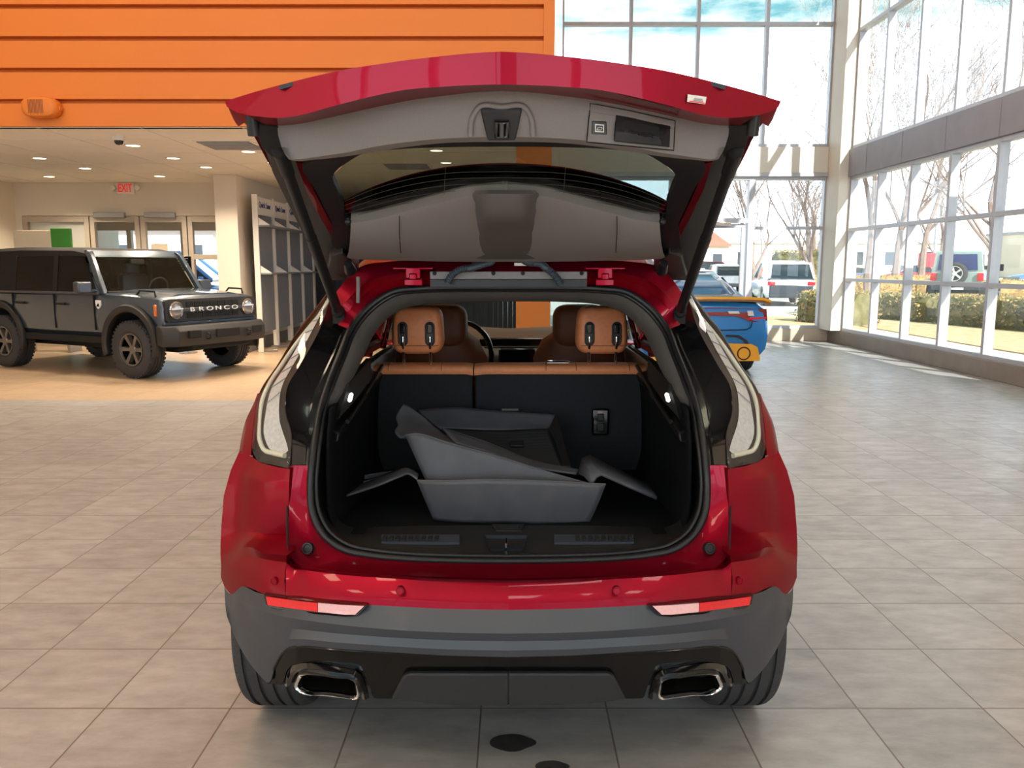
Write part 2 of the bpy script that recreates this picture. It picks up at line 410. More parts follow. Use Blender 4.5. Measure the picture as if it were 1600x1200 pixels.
# back wall soffit
struct(MB().bb((.5, YB - .12, 3.47), (6.5, YB + .12, 3.99)).build('wall_back', M['soffit'], bevel=.01), 'cream horizontal wall band above the lower back windows', 'wall')
struct(MB().bb((.5, YB - .14, 3.40), (6.5, YB + .1, 3.468)).build('trim_7', M['alu']), 'grey head rail of the lower back windows', 'trim')
wn = [0]
def window(axis, a0, a1, z0, z1, bars, lab, fw=.065, fd=.14, at=None, verts=()):
    """one framed bay: axis 'y' lies on the right wall, 'x' on a wall across"""
    wn[0] += 1
    m = MB(); g = MB()
    def bar(p0, p1, q0, q1):
        if axis == 'y': m.bb((at - fd / 2, p0, q0), (at + fd / 2, p1, q1))
        else: m.bb((p0, at - fd / 2, q0), (p1, at + fd / 2, q1))
    bar(a0, a0 + fw / 2, z0, z1); bar(a1 - fw / 2, a1, z0, z1); h = fw / 2; bar(a0 + h, a1 - h, z0, z0 + fw); bar(a0 + h, a1 - h, z1 - fw, z1)
    for b in bars: bar(a0 + h, a1 - h, b - h, b + h)
    for v in verts: bar(v - fw / 2, v + fw / 2, z0, z1)
    if axis == 'y': g.bb((at - .006, a0 + .01, z0 + .01), (at + .006, a1 - .01, z1 - .01))
    else: g.bb((a0 + .01, at - .006, z0 + .01), (a1 - .01, at + .006, z1 - .01))
    o = m.build('window_%d' % wn[0], M['alu'], bevel=.004); struct(o, lab, 'window')
    g.build('window_pane', M['glass'], o); return o
ords = 'first second third fourth fifth sixth'.split()
for i in range(5):
    y1 = 16.38 - i * 1.23; y0 = y1 - 1.23
    window('y', y0, y1, .26, 3.33, (1.30, 2.29), 'lower right window of three panes, %s from the corner column' % ords[i], at=XR)
    window('y', y0, y1, 3.86, ZC, (6.1,), 'upper right window above the grey band, %s from the corner column' % ords[i], at=XR)
xs = [-.35, 1.02, 2.40, 3.76, 5.15, 6.5]
for i in range(1, 5):
    window('x', xs[i], xs[i + 1], 3.99, ZC, (6.40,), 'upper back window above the cream band, %s from the orange wall' % ords[i - 1], at=YB)
window('x', 5.01, 6.5, .26, 3.40, (2.36,), 'lower back window beside the corner column', at=YB)
window('x', .5, 3.3, .26, 3.40, (2.5,), 'lower back window hidden behind the red car', at=YB, verts=(1.9,))
# glass door in the back wall, left of the mullion
m = MB()
for a, b in (((3.3, YB - .08, 0), (3.4, YB + .08, 3.4)), ((4.91, YB - .08, 0), (5.01, YB + .08, 3.4)), ((3.4, YB - .08, 2.46), (4.91, YB + .08, 2.56)), ((3.4, YB - .08, 3.33), (4.91, YB + .08, 3.4))): m.bb(a, b)
o = struct(m.build('door_1', M['alu'], bevel=.004), 'aluminium framed glass door in the back window wall', 'door')
g = MB().bb((3.42, YB - .006, .05), (4.9, YB + .006, 3.35)); g.build('door_glass', M['glass'], o)
m = MB()
for a, b in (((3.44, YB - .03, .02), (3.52, YB + .03, 2.44)), ((4.80, YB - .03, .02), (4.88, YB + .03, 2.44)), ((3.52, YB - .03, .02), (4.80, YB + .03, .14)), ((3.52, YB - .03, 2.36), (4.80, YB + .03, 2.44))): m.bb(a, b)
m.build('door_leaf', M['alu'], o, bevel=.004)
MB().bb((4.05, YB - .16, 2.40), (4.55, YB - .04, 2.48)).build('door_closer', M['chrome'], o, bevel=.01)
# orange bulkhead with horizontal planks
pr = [(0, ZS)]
z = ZS
steps = [ZS + .30 + .343 * k for k in range(14)]
rows = []
def orow(y, z): return [(XL, y, z), (.36, y, z)]
rows.append(orow(YO + .05, ZS)); rows.append(orow(YO, ZS))
for s_ in steps:
    rows += [orow(YO, s_ - .05), orow(YO + .09, s_ - .046), orow(YO + .09, s_ - .004), orow(YO - .004, s_)]
rows.append(orow(YO, ZC))
m = MB().grid(rows); m.bb((.36, YO - .02, ZS), (.485, YO + .2, ZC)); m.bb((XL, YO + .11, ZS), (.40, YO + .2, ZC))
m.bb((.40, YO + .2, ZS), (.485, YB, ZC))
struct(m.build('wall_orange', M['orange'], smooth=20), 'orange wall of wide horizontal planks above the low ceiling', 'wall')
struct(MB().bb((.05, YO + .25, 0), (.47, YO + .67, ZS)).build('trim_8', M['orange'], bevel=.006), 'square orange column under the end of the orange wall', 'column')
# low ceiling
m = MB().bb((XL, YO + .06, ZS), (.48, 20.2, ZS + .1))
struct(m.build('ceiling', M['ceil']), 'low white ceiling behind the orange wall', 'ceiling')
m = MB()
for k in range(9):
    x = XL + .5 + k * 1.2; m.bb((x - .008, YO + .07, ZS - .004), (x + .008, 15.8, ZS + .01))
for k in range(5):
    y = YO + 1.0 + k * 1.2; m.bb((XL, y - .008, ZS - .004), (.4, y + .008, ZS + .01))
struct(m.build('trim_9', M['white']), 'thin white grid lines of the low ceiling', 'trim')
# back-left wall over the entrance, and its jambs
YE = 15.9
m = MB().bb((XL, YE, 2.54), (-5.26, YE + .15, ZS)); m.bb((XL, YE, 0), (-9.52, YE + .15, 2.54))
struct(m.build('wall_entrance', M['wall']), 'warm white wall above the entrance doors', 'wall')
m = MB().bb((-5.26, 14.5, 0), (-4.86, YE + .15, ZS)); m.bb((-4.96, YE, 0), (-4.86, 20.2, ZS))
struct(m.build('wall_pier', M['wall'], bevel=.01), 'white wall pier beside the entrance doors', 'wall')
m = MB().bb((-5.275, 14.485, 0), (-4.845, YE, .22)); m.bb((-4.87, YE, 0), (-4.845, 20, .22))
struct(m.build('baseboard_pier', M['kerb'], bevel=.004), 'tiled base course around the white pier', 'baseboard')
M['blind'] = mat('dark blue grey blind', rgb(42, 52, 62), .7, var=.2, vs=3, stretch=(9, 9, .3))
m = MB()
for k in range(44):
    x = -4.86 + k * .122; m.bb((x, 20.05 - (k % 2) * .03, 0), (x + .118, 20.2, ZS))
struct(m.build('wall_far', M['blind'], bevel=.004), 'dark blue grey blinds on the far wall', 'wall')
struct(MB().bb((.42, YB + .1, 0), (.5, 20.2, ZS)).build('wall_return', M['wall']), 'short white return wall beside the back glass', 'wall')
# entrance: side window, two doors, sidelight
def entrance():
    def bars(L): 
        m = MB()
        for a, b in L: m.bb(a, b)
        return m
    y0, y1 = YE + .02, YE + .12
    def leaf(x0, x1, n, lab, muntin=None, door=False):
        L = [((x0, y0, 0), (x0 + .09, y1, 2.535)), ((x1 - .09, y0, 0), (x1, y1, 2.535)), ((x0 + .09, y0, 2.42), (x1 - .09, y1, 2.535)), ((x0 + .09, y0, 0), (x1 - .09, y1, .15))]
        if muntin: L.append(((x0 + .09, y0, muntin - .05), (x1 - .09, y1, muntin + .05)))
        o = struct(bars(L).build(n, M['frame'], bevel=.005), lab, 'door' if door else 'window')
        MB().bb((x0 + .05, YE + .06, .1), (x1 - .05, YE + .075, 2.45)).build('door_glass' if door else 'window_pane', M['glass'], o)
        if door:
            MB().bb((x0 + .12, YE - .07, 2.50), (x0 + .72, YE + .02, 2.60)).build('door_closer', M['steel'], o, bevel=.01)
            MB().tube([(x1 - .14, YE - .03, .9), (x1 - .14, YE - .06, .95), (x1 - .14, YE - .06, 1.25), (x1 - .14, YE - .03, 1.3)], .014).build('pull_handle', M['steel'], o)
        return o
    wn[0] += 1; leaf(-9.52, -8.24, 'window_%d' % wn[0], 'frosted side window left of the entrance doors')
    MB().bb((-9.45, YE + .1, .15), (-8.3, YE + .115, 2.42)).build('window_blind', M['white'], bpy.data.objects['window_%d' % wn[0]])
    leaf(-8.22, -7.26, 'door_2', 'left leaf of the beige framed glass entrance doors', door=True)
    leaf(-7.24, -6.34, 'door_3', 'right leaf of the beige framed glass entrance doors', door=True)
    wn[0] += 1; leaf(-6.32, -5.27, 'window_%d' % wn[0], 'glass sidelight between entrance doors and white pier', muntin=1.75)
    # vestibule beyond
    L = [((x, 18.2, 0), (x + .1, 18.32, 2.6)) for x in (-9.6, -8.6, -7.4, -6.2, -5.1)] + [((-9.6, 18.19, 2.36), (-4.97, 18.33, 2.61))]
    struct(bars(L).build('door_4', M['frame'], bevel=.005), 'second row of beige door frames in the entrance lobby', 'door')
    struct(MB().bb((XL, YE + .15, 2.62), (-4.97, 18.4, 2.75)).build('ceiling', M['ceil']), 'white lobby ceiling between the two rows of doors', 'ceiling')
entrance()

# recessed lamps in the low ceiling
M['lampglow'] = mat('warm lamp glow', (1, .9, .7), .5, emit=(1, .78, .5, 1), es=14)
lights = [(62, 247), (133, 262.6), (208, 227), (270.7, 247), (322, 261), (77, 275.6), (249, 275), (388, 236.5), (427, 254), (682, 235), (697, 254)]
words = ['in the left front row near the orange wall', 'in the middle row left of the exit sign', 'beside the dome camera', 'right of the dome camera towards the pier', 'above the white pier front',
         'over the left side window', 'just above the exit sign at right', 'next to the ceiling vent', 'close to the black lift strut', 'upper of two seen through the hatch glass', 'lower of two seen through the hatch glass']
dl = None
for (x, y), wd in zip(lights, words):
    p = QZ(x, y, ZS)
    lab = 'round recessed warm ceiling lamp ' + wd
    if dl is None:
        dl = thing('recessed_light', lab, 'ceiling light', p, group='recessed lamps in the low ceiling')
        MB().lathe([(.085, 0), (.115, 0), (.118, -.006), (.11, -.012), (.09, -.008), (.085, 0)], n=28).build('trim_ring', M['white'], dl, local=True)
        MB().lathe([(0.0001, -.002), (.086, -.004)], n=28).build('lamp_disc', M['lampglow'], dl, local=True)
    else: dup(dl, p, 0, lab)
def lamp(name, loc, kind, e, col, size=1, rot=(0, 0, 0), sy=None, spot=None):
    d = bpy.data.lights.new(name, kind); d.energy = e; d.color = col
    if kind == 'AREA':
        d.size = size
        if sy: d.shape = 'RECTANGLE'; d.size_y = sy
    elif kind == 'SPOT': d.spot_size = spot; d.spot_blend = .6; d.shadow_soft_size = size
    else: d.shadow_soft_size = size
    o = bpy.data.objects.new(name, d); C.objects.link(o); o.location = loc; o.rotation_euler = rot; return o
for x, y in lights:
    p = QZ(x, y, ZS); lamp('recessed_bulb', (p.x, p.y, ZS - .03), 'SPOT', 270, (1, .82, .62), .08, spot=2.3)
# fill light panels added on the high ceiling, out of view
M['fillglow'] = mat('fill light panel', (1, 1, 1), .5, emit=(1, .93, .82, 1), es=6)
hl = None
for x in (-7, -3.2, .6, 4.4):
    for y in (-4, -.2, 3.6, 7.2):
        lab = 'unseen square fill light panel added on the high ceiling, above the picture'
        if hl is None:
            hl = thing('fill_lamp', lab, 'ceiling light', (x, y, ZC - .08), group='added fill light panels on the high ceiling')
            MB().box((0, 0, .03), (1.24, 1.24, .08)).build('fill_housing', M['white'], hl, local=True, bevel=.01)
            MB().box((0, 0, -.013), (1.16, 1.16, .006)).build('diffuser', M['fillglow'], hl, local=True)
        else: dup(hl, (x, y, ZC - .08), 0)
        lamp('fill_bulb', (x, y, ZC - .11), 'AREA', 30 if x > -2 else 62, (1, .96, .91) if x > -2 else (1, .72, .45), 1.15)
# dome camera
p = QZ(185, 212, ZS); t = thing('dome_camera', 'small white dome security camera with a black eye on the low ceiling', 'camera', p)
MB().lathe([(.075, 0), (.075, -.05), (.07, -.06), (.0001, -.06)], n=28).build('housing', M['white'], t, local=True)
MB().lathe([(.055, -.058), (.052, -.085), (.035, -.108), (.0001, -.116)], n=28).build('dome', M['gblack'], t, local=True)
# ceiling vents
vt0 = None
for (px, py), lab in (((362, 226), 'rectangular grey air vent in the low ceiling left of the raised hatch'), ((637, 259), 'square grey air vent in the low ceiling seen through the hatch glass')):
    p = QZ(px, py, ZS)
    if vt0: dup(vt0, p, 0, lab); continue
    vt0 = t = thing('ceiling_vent', lab, 'vent', p, group='air vents in the low ceiling')
    MB().box((0, 0, -.005), (.75, .75, .012)).build('vent_frame', M['ceil'], t, local=True, bevel=.003)
    for k in range(9): MB().box((0, -.32 + k * .08, -.014), (.68, .05, .01), Matrix.Rotation(.4, 3, 'X')).build('louvre', M['band'], t, local=True)
# loudspeaker on the orange wall
p = Q(70, 170, YO); t = thing('wall_speaker', 'orange painted oval loudspeaker on the orange wall', 'speaker', (p.x, YO, p.z - .11))
m = MB(); secs = []
for d, k in ((0, .86), (-.02, 1), (-.10, 1), (-.14, .9), (-.15, .7)):
    secs.append([Vector((.21 * k * math.copysign(abs(math.cos(a)) ** .7, math.cos(a)), d, .11 + .115 * k * math.copysign(abs(math.sin(a)) ** .7, math.sin(a)))) for a in [2 * PI * i / 32 for i in range(32)]])
m.loft(secs); m.build('cabinet', M['orange'], t, local=True, smooth=50)
m = MB()
for k in range(11): m.box((-.10 + k * .016, -.152, .11), (.006, .006, .15))
m.build('grille', M['tand'], t, local=True)
MB().box((.17, -.05, .10), (.10, .07, .05)).build('bracket', M['orange'], t, local=True, bevel=.01)
# exit sign
p = Q(198, 295, YE); t = thing('exit_sign', 'white exit sign with red letters and two round lamps above the doors', 'sign', (p.x, YE, p.z))
MB().box((0, -.035, 0), (.34, .07, .22)).build('sign_box', M['white'], t, local=True, bevel=.01)
M['exitred'] = mat('red sign letters', (.55, .01, .01), .5, emit=(1, .03, .02, 1), es=.5)
text('EXIT', 'letters', M['exitred'], Matrix.Translation((0, -.073, 0)) @ Matrix.Rotation(PI / 2, 4, 'X'), .215, t, local=True, sx=.62, bold=.004)
for s_ in (-1, 1):
    MB().lathe([(.0001, .05), (.05, .045), (.055, 0), (.03, -.05), (.0001, -.05)], Matrix.Translation((s_ * .235, -.05, .01)) @ Matrix.Rotation(PI / 2, 4, 'X'), 20).build('lamp_head', M['white'], t, local=True)
    MB().box((s_ * .18, -.03, .01), (.06, .03, .03)).build('arm', M['white'], t, local=True)
# roll-up banner behind the grey off-road car
p0, p1 = Q(21, 362, 14.9), Q(80, 362, 14.9); p2 = Q(111, 362, 14.9)
M['green'] = mat('green print', rgb(52, 128, 38), .5, var=.05, vs=5)
M['beige'] = mat('beige print', rgb(206, 192, 168), .6, var=.03, vs=5)
t = thing('display_board', 'low display board with beige and green top panels behind the grey off-road car', 'sign', (p1.x, 14.9, 0))
MB().bb((p0.x, 14.88, .3), (p1.x, 14.92, p0.z + .02)).build('beige_panel', M['beige'], t, bevel=.004)
MB().bb((p1.x, 14.87, .3), (p2.x, 14.93, p0.z + .06)).build('green_panel', M['green'], t, bevel=.004)
for x in (p0.x + .1, p2.x - .1): MB().bb((x - .03, 14.7, 0), (x + .03, 15.1, .3)).build('foot', M['steel'], t, bevel=.004)
# black notice on a stand
p = Q(286, 412, 14.6); q = Q(274, 401, 14.6)
t = thing('notice_stand', 'small black notice board with faint pale lines on a stand near the doors', 'sign', (p.x, 14.6, 0))
MB().box((p.x, 14.6, p.z + .0), (.30, .03, .26)).build('notice_board', M['gblack'], t, bevel=.005)
for k in range(5): MB().box((p.x, 14.583, p.z + .09 - k * .045), (.2 - .03 * (k % 2), .004, .010)).build('print_line', M['band'], t)
MB().tube([(p.x, 14.6, .02), (p.x, 14.6, p.z - .13)], .015).build('post', M['steel'], t)
MB().lathe([(.16, 0), (.16, .02), (.0001, .025)], Matrix.Translation((p.x, 14.6, 0)), 24).build('base', M['steel'], t)
# tire display racks on the pier's right-hand wall
M['rackgrey'] = mat('grey rack sheet', rgb(128, 132, 138), .6, .1, var=.05, vs=8)
M['blueprint'] = mat('blue print', rgb(40, 60, 130), .5, var=.05, vs=8)
pos = ['nearest to the white pier', 'second from the white pier', 'third from the white pier', 'fourth from the white pier']
rk = None
for k in range(4):
    y = 14.75 + k * 1.02
    lab = 'tall grey metal display rack with white header sign, ' + pos[k]
    if rk is None:
        rk = thing('display_rack', lab, 'rack', (-4.84, y, 0), group='display racks along the wall')
        m = MB()
        MB().bb((.20, .02, .35), (.22, .98, 2.5)).build('back_sheet', M['rackgrey'], rk, local=True)
        for yy in (0, .97): MB().bb((.16, yy, 0), (.26, yy + .035, 2.85)).build('upright', M['white'], rk, local=True, bevel=.004)
        MB().bb((.21, .04, 2.5), (.24, .96, 2.82)).build('header_sign', M['white'], rk, local=True, bevel=.004)
        text('Quick Lane', 'header_letters', M['blueprint'], Matrix.Translation((.244, .5, 2.68)) @ Matrix.Rotation(PI / 2, 4, 'Z') @ Matrix.Rotation(PI / 2, 4, 'X'), .15, rk, local=True)
        for zz in (1.42, 2.28):
            s_ = MB().bb((.16, .03, zz), (.46, .97, zz + .03)).build('shelf', M['rackgrey'], rk, local=True, bevel=.004)
            mm = MB().add([(.2, .04, zz + .03), (.46, .04, zz + .03), (.2, .04, zz + .2), (.2, .06, zz + .03), (.46, .06, zz + .03), (.2, .06, zz + .2)], [(0, 1, 2), (3, 5, 4), (0, 3, 4, 1), (1, 4, 5, 2), (2, 5, 3, 0)])
            mm.build('shelf_bracket', M['white'], s_, local=True)
        for yy in (.04, .93): MB().bb((.12, yy, 0), (.5, yy + .035, .04)).build('foot', M['steel'], rk, local=True, bevel=.004)
    else: dup(rk, (-4.84, y, 0), 0, lab)
# blue and orange bins beyond the racks
p = QZ(497, 505, 0)
tag(MB().bb((-4.7, 19.2, 0), (-4.25, 19.7, .62)).build('storage_bin', mat('blue bin', rgb(28, 58, 120), .5, var=.05), bevel=.02), 'blue storage bin at the end of the racks', 'bin')
# oil spots on the floor
def spot(px, py, rx, ry, lab):
    p = QZ(px, py, .0015); m = MB(); n = 40; pts = []
    for i in range(n):
        a = 2 * PI * i / n; k = 1 + .03 * math.sin(3 * a + 1) + .025 * math.sin(5 * a + 2) - .14 * math.sin(a) ** 2 * math.cos(a) ** 2 * 4 * .6
        pts.append((p.x + rx * k * math.cos(a), p.y + ry * k * math.sin(a), .0005))
    m.slab(pts, (0, 0, .0012)); tag(m.build('oil_stain', M['stain'], smooth=0), lab, 'stain')
spot(800, 1160, .078, .05, 'dark oily spot on the floor tiles in front of the red car')
spot(862, 1197, .055, .03, 'smaller dark spot at the lower picture edge')

p, q = Q(237, 381, YE - .01), Q(264, 420, YE - .01)
t = tag(MB().bb((p.x, YE - .012, q.z), (q.x, YE - .004, p.z)).build('paper_notice', M['beige'], bevel=.001), 'blank beige paper notice stuck on the right entrance door glass', 'notice')
M['lamphouse'] = mat('smoked lamp housing', rgb(38, 30, 28), .5, 0, 0, .3, var=.1, vs=40)
M['soot'] = mat('sooty exhaust inside', rgb(38, 32, 26), .4, .5, var=.2, vs=30)
# ------------------------------------------------------------------ the red car with its hatch open
XC, XG = -.010, -.020                # centre line of the body; of the raised hatch
suv = thing('red_suv', 'red compact SUV seen from behind with its hatch raised and boot open', 'car', (XC, 4.2, 0))
def QL(L, dy=0): return [Q(a, b, c + dy) for a, b, c in L]
dxs = [794, 960, 1060, 1125, 1160, 1190, 1212, 1230, 1240, 1246]
dys = [0, .015, .05, .095, .145, .20, .255, .31, .35, .385]
def dY(px): return interp(px, dxs, dys)
def bump(L, base=2.10): return [Q(a, b, base + dY(a) + (c[0] if c else 0)) for a, b, *c in L]
def sym(m, c=XC): return m.mirror(c)

# --- black lower cladding of the bumper
top = bump([(794, 953), (900, 951), (960, 948), (1060, 942.5), (1125, 937), (1160, 932), (1190, 925), (1211, 916), (1222, 923), (1230, 928), (1236, 923), (1239.5, 917)])
cre = bump([(794, 990, -.035), (900, 988, -.035), (960, 985, -.035), (1060, 976, -.03), (1125, 967, -.03), (1160, 960, -.025), (1190, 951, -.02), (1208, 944, -.01), (1220, 942, -.01), (1229, 944, 0), (1235, 941, 0), (1239, 934, 0)])
mid = bump([(794, 1002, -.025), (900, 1000, -.025), (960, 997, -.025), (1060, 990, -.02), (1125, 983, -.015), (1160, 980, -.01), (1184, 978, 0), (1203, 975, 0), (1218, 972, 0), (1228, 966, 0), (1234, 959, 0), (1238, 948, 0)])
low = bump([(794, 1027, -.03), (900, 1024, -.03), (960, 1020.5, -.03), (1059, 1014, -.025), (1125, 1010, -.02), (1146, 1019, -.01), (1160, 1042, 0), (1170, 1067, 0), (1186, 1053, 0), (1204, 1030, 0), (1220, 1001, 0), (1231, 972, 0)])
und = [p + Vector((0, .09, .015)) for p in low]
m = MB(); n = 60
R = [cr(r, n) for r in (top, [a.lerp(b, .93) for a, b in zip(top, cre)], cre, [a.lerp(b, .12) for a, b in zip(cre, mid)], mid, [a.lerp(b, .5) + Vector((0, -.008, 0)) for a, b in zip(mid, low)], low, und)]
m.grid(R); sym(m)
clad = m.build('bumper_cladding', M['clad'], suv, smooth=28)
# --- red bumper skin: ledge edge down to the cladding
led = bump([(794, 911, .045), (900, 908.5, .045), (960, 905, .045), (1060, 897.5, .05), (1110, 891, .055), (1134, 886.5, .055), (1142, 879, .05)])
bot = bump([(794, 953), (900, 951), (960, 948), (1060, 942.5), (1110, 938.2), (1134, 935.9), (1142, 934.5)])
m = MB(); R = [cr(r, 40) for r in (led, bot)]
R = [[p + Vector((0, .02, .0)) for p in R[0]], R[0]] + [[a.lerp(b, t) + Vector((0, -.006 * math.sin(PI * t), 0)) for a, b in zip(R[0], R[1])] for t in (.05, .3, .6, .85)] + [R[1]]
m.grid(R)
# quarter: outer rear corner from the lamp down to the cladding
q0 = QL([(1137, 733, 2.40), (1160, 729, 2.44), (1185, 721, 2.50), (1200, 712, 2.53), (1216, 704, 2.56)])
q1 = QL([(1138, 754, 2.395), (1170, 750, 2.43), (1197, 745, 2.48), (1212, 741, 2.53), (1230, 735, 2.56)])
q2 = QL([(1139, 790, 2.385), (1172, 789, 2.42), (1202, 787, 2.475), (1220, 783, 2.52), (1241, 775, 2.55)])
q3 = QL([(1140, 834, 2.41), (1174, 833, 2.43), (1203, 831, 2.47), (1222, 830, 2.51), (1245, 826, 2.54)])
q4 = QL([(1140, 850, 2.36), (1176, 848, 2.38), (1203, 842, 2.455), (1222, 845, 2.50), (1246, 850, 2.53)])
q5 = QL([(1141, 868, 2.225), (1172, 865, 2.25), (1200, 855, 2.37), (1223, 862, 2.46), (1246, 868, 2.52)])
q6 = [Q(1142, 879, 2.10 + dY(1142) + .05), Q(1175, 874, 2.10 + dY(1175) + .04), Q(1204, 868, 2.10 + dY(1204) + .05), Q(1224, 878, 2.42), Q(1245, 884, 2.49)]
q7 = [Q(1142, 934.5, 2.10 + dY(1142)), Q(1175, 928.5, 2.10 + dY(1175)), Q(1211, 916, 2.10 + dY(1211)), Q(1230, 928, 2.10 + dY(1230)), Q(1239.5, 917, 2.10 + dY(1239.5))]
q65 = [a.lerp(b, .5) + Vector((.004, -.006, 0)) for a, b in zip(q6, q7)]
rows = [cr(r, 22) for r in (q0, q1, q2, q3, q4, q5, q6, q65, q7)]
rows = [rows[0], [a.lerp(b, .85) for a, b in zip(rows[0], rows[1])], rows[1], [a.lerp(b, .12) for a, b in zip(rows[1], rows[2])], rows[2], [a.lerp(b, .85) for a, b in zip(rows[2], rows[3])],
        rows[3], [a.lerp(b, .2) for a, b in zip(rows[3], rows[4])], rows[4], [a.lerp(b, .9) for a, b in zip(rows[4], rows[5])], rows[5], [a.lerp(b, .12) for a, b in zip(rows[5], rows[6])], rows[6],
        [a.lerp(b, .2) for a, b in zip(rows[6], rows[7])], rows[7], rows[8]]
m.grid(rows)
# strip of the wing outside the lamp
ul = cr(QL([(1185, 614, 2.625), (1190, 635, 2.59), (1193.5, 655, 2.56), (1197, 690, 2.525), (1198, 712, 2.515)]), 16)
ur_ = cr(QL([(1187, 615, 2.66), (1199, 640, 2.64), (1207, 658, 2.62), (1213.5, 685, 2.59), (1217, 707, 2.565)]), 16)
m.grid([[p + Vector((-.01, .03, 0)) for p in ul], ul, [a.lerp(b, .5) + Vector((.003, -.006, 0)) for a, b in zip(ul, ur_)], ur_, [p + Vector((0, .25, 0)) for p in ur_]])
# inner return of the quarter beside the jamb
edge = [r[0] for r in rows]; m.grid([edge, [p + Vector((-.010, .05, 0)) for p in edge]])
sym(m)
m.build('bumper', M['red'], suv, smooth=40)
# dark strip under the ledge (closes the gap to the jamb)
# --- red jamb and sill round the opening
A = QL([(1104, 727, 2.44), (1106, 766, 2.42), (1102, 804, 2.395), (1083, 838, 2.37), (1052, 860, 2.345), (1010, 869, 2.335), (960, 874, 2.33), (880, 877, 2.325), (794, 878, 2.32)])
B0 = QL([(1126, 727, 2.43), (1128, 770, 2.41), (1127, 815, 2.37), (1121, 852, 2.33), (1098, 874, 2.305), (1045, 881, 2.295), (965, 887, 2.29), (880, 890, 2.285), (794, 891, 2.28)])
B1 = QL([(1136, 727, 2.42), (1138, 775, 2.40), (1138, 830, 2.34), (1136, 868, 2.285), (1120, 885, 2.265), (1060, 892, 2.255), (965, 899, 2.245), (880, 902, 2.24), (794, 904, 2.24)])
B2 = [p + Vector((.012, .035, -.012)) for p in B1[:4]] + [p + Vector((.004, .01, -.035)) for p in B1[4:]]
LE = [p + Vector((0, .02, .002)) for p in cr(led, 40)]
m = MB()
rj = [cr(r, 48) for r in (A, B0, B1, B2)]
m.grid([[p + Vector((-.012, .04, .01)) for p in rj[0]], rj[0], [a.lerp(b, .5) for a, b in zip(rj[0], rj[1])], rj[1], [a.lerp(b, .85) for a, b in zip(rj[1], rj[2])], rj[2], rj[3]])
# floor of the ledge between jamb and bumper edge
b2 = cr(B2[4:], 40)[::-1]
m.grid([[Vector((p.x, p.y, p.z)) for p in LE], [Vector((a.x, (a.y + b.y) / 2, min(a.z, b.z) - .012)) for a, b in zip(LE, b2)], b2])
sym(m)
jamb = m.build('opening_jamb', M['red'], suv, smooth=40)
m = MB(); m.tube(cr([q + Vector((.006, .004, 0)) for q in B1[:4]], 24), .0035, 6); sym(m); m.build('panel_gap', M['black'], jamb)
for s_ in (0, 1):
    p = Q(1109, 857, 2.312); mm = MB(); Mx = frame_mat(p, (1, .25, 0), (0, .35, 1))
    mm.lathe([(.0001, .001), (.011, .001), (.013, .004), (.017, .004), (.019, 0), (.019, -.01)], Mx, 28)
    if s_: mm = mm.flipx(XC)
    mm.build('bump_stop', M['rubber'], jamb)
# --- gloss black lower insert with exhaust openings
def lowY(px, py): return 2.085 + dY(px) + (py - 1010) * .0006
def LQ(L, d=0): return [Q(a, b, lowY(a, b) + d) for a, b in L]
up = [(794, 1027), (880, 1024.5), (960, 1020.5), (1059, 1014), (1100, 1010.5), (1125, 1010), (1138, 1013), (1148, 1021), (1158, 1038), (1165, 1054), (1170, 1067)]
dn = [(1146, 1071), (1143, 1050), (1136, 1040), (1120, 1036), (1050, 1042), (1030, 1046), (1018, 1054), (1011, 1075), (1006, 1091), (977, 1092), (972, 1083), (960, 1056), (950, 1052), (880, 1053), (794, 1053.5)]
bx = [794, 960, 972, 977, 1006, 1011, 1018, 1030, 1050, 1120, 1136, 1143, 1147, 1170]
by = [1085, 1085, 1088, 1092, 1091, 1075, 1056, 1047, 1043, 1037, 1041, 1050, 1070, 1067.5]
cols = []
for k in range(121):
    x = 794 + (1170 - 794) * k / 120; ya = interp(x, [p[0] for p in up], [p[1] for p in up]); yb = max(ya + .5, interp(x, bx, by))
    cols.append([Q(x, ya + (yb - ya) * j / 6, lowY(x, ya + (yb - ya) * j / 6)) for j in range(7)])
m = MB(); m.grid([[c[j] for c in cols] for j in range(7)]); m.grid([[c[6] for c in cols], [c[6] + Vector((0, .06, .0)) for c in cols]]); sym(m)
ins = m.build('lower_valance', M['valance'], suv, smooth=30, bevel=0)
# thin raised bright edge of the insert
m = MB(); m.tube(cr(LQ(up, -.002), 60), .004, 6); sym(m); m.build('valance_edge', M['valance'], ins)
# skid plate
sk = [(794, 1053), (880, 1053), (948, 1053), (958, 1056), (962, 1062), (978, 1093), (940, 1098.5), (880, 1102), (794, 1104)]
m = MB(); m.slab(LQ(sk, -.02), (0, .07, 0)); sym(m)
m.build('skid_plate', M['skid'], suv, smooth=30, bevel=.006)
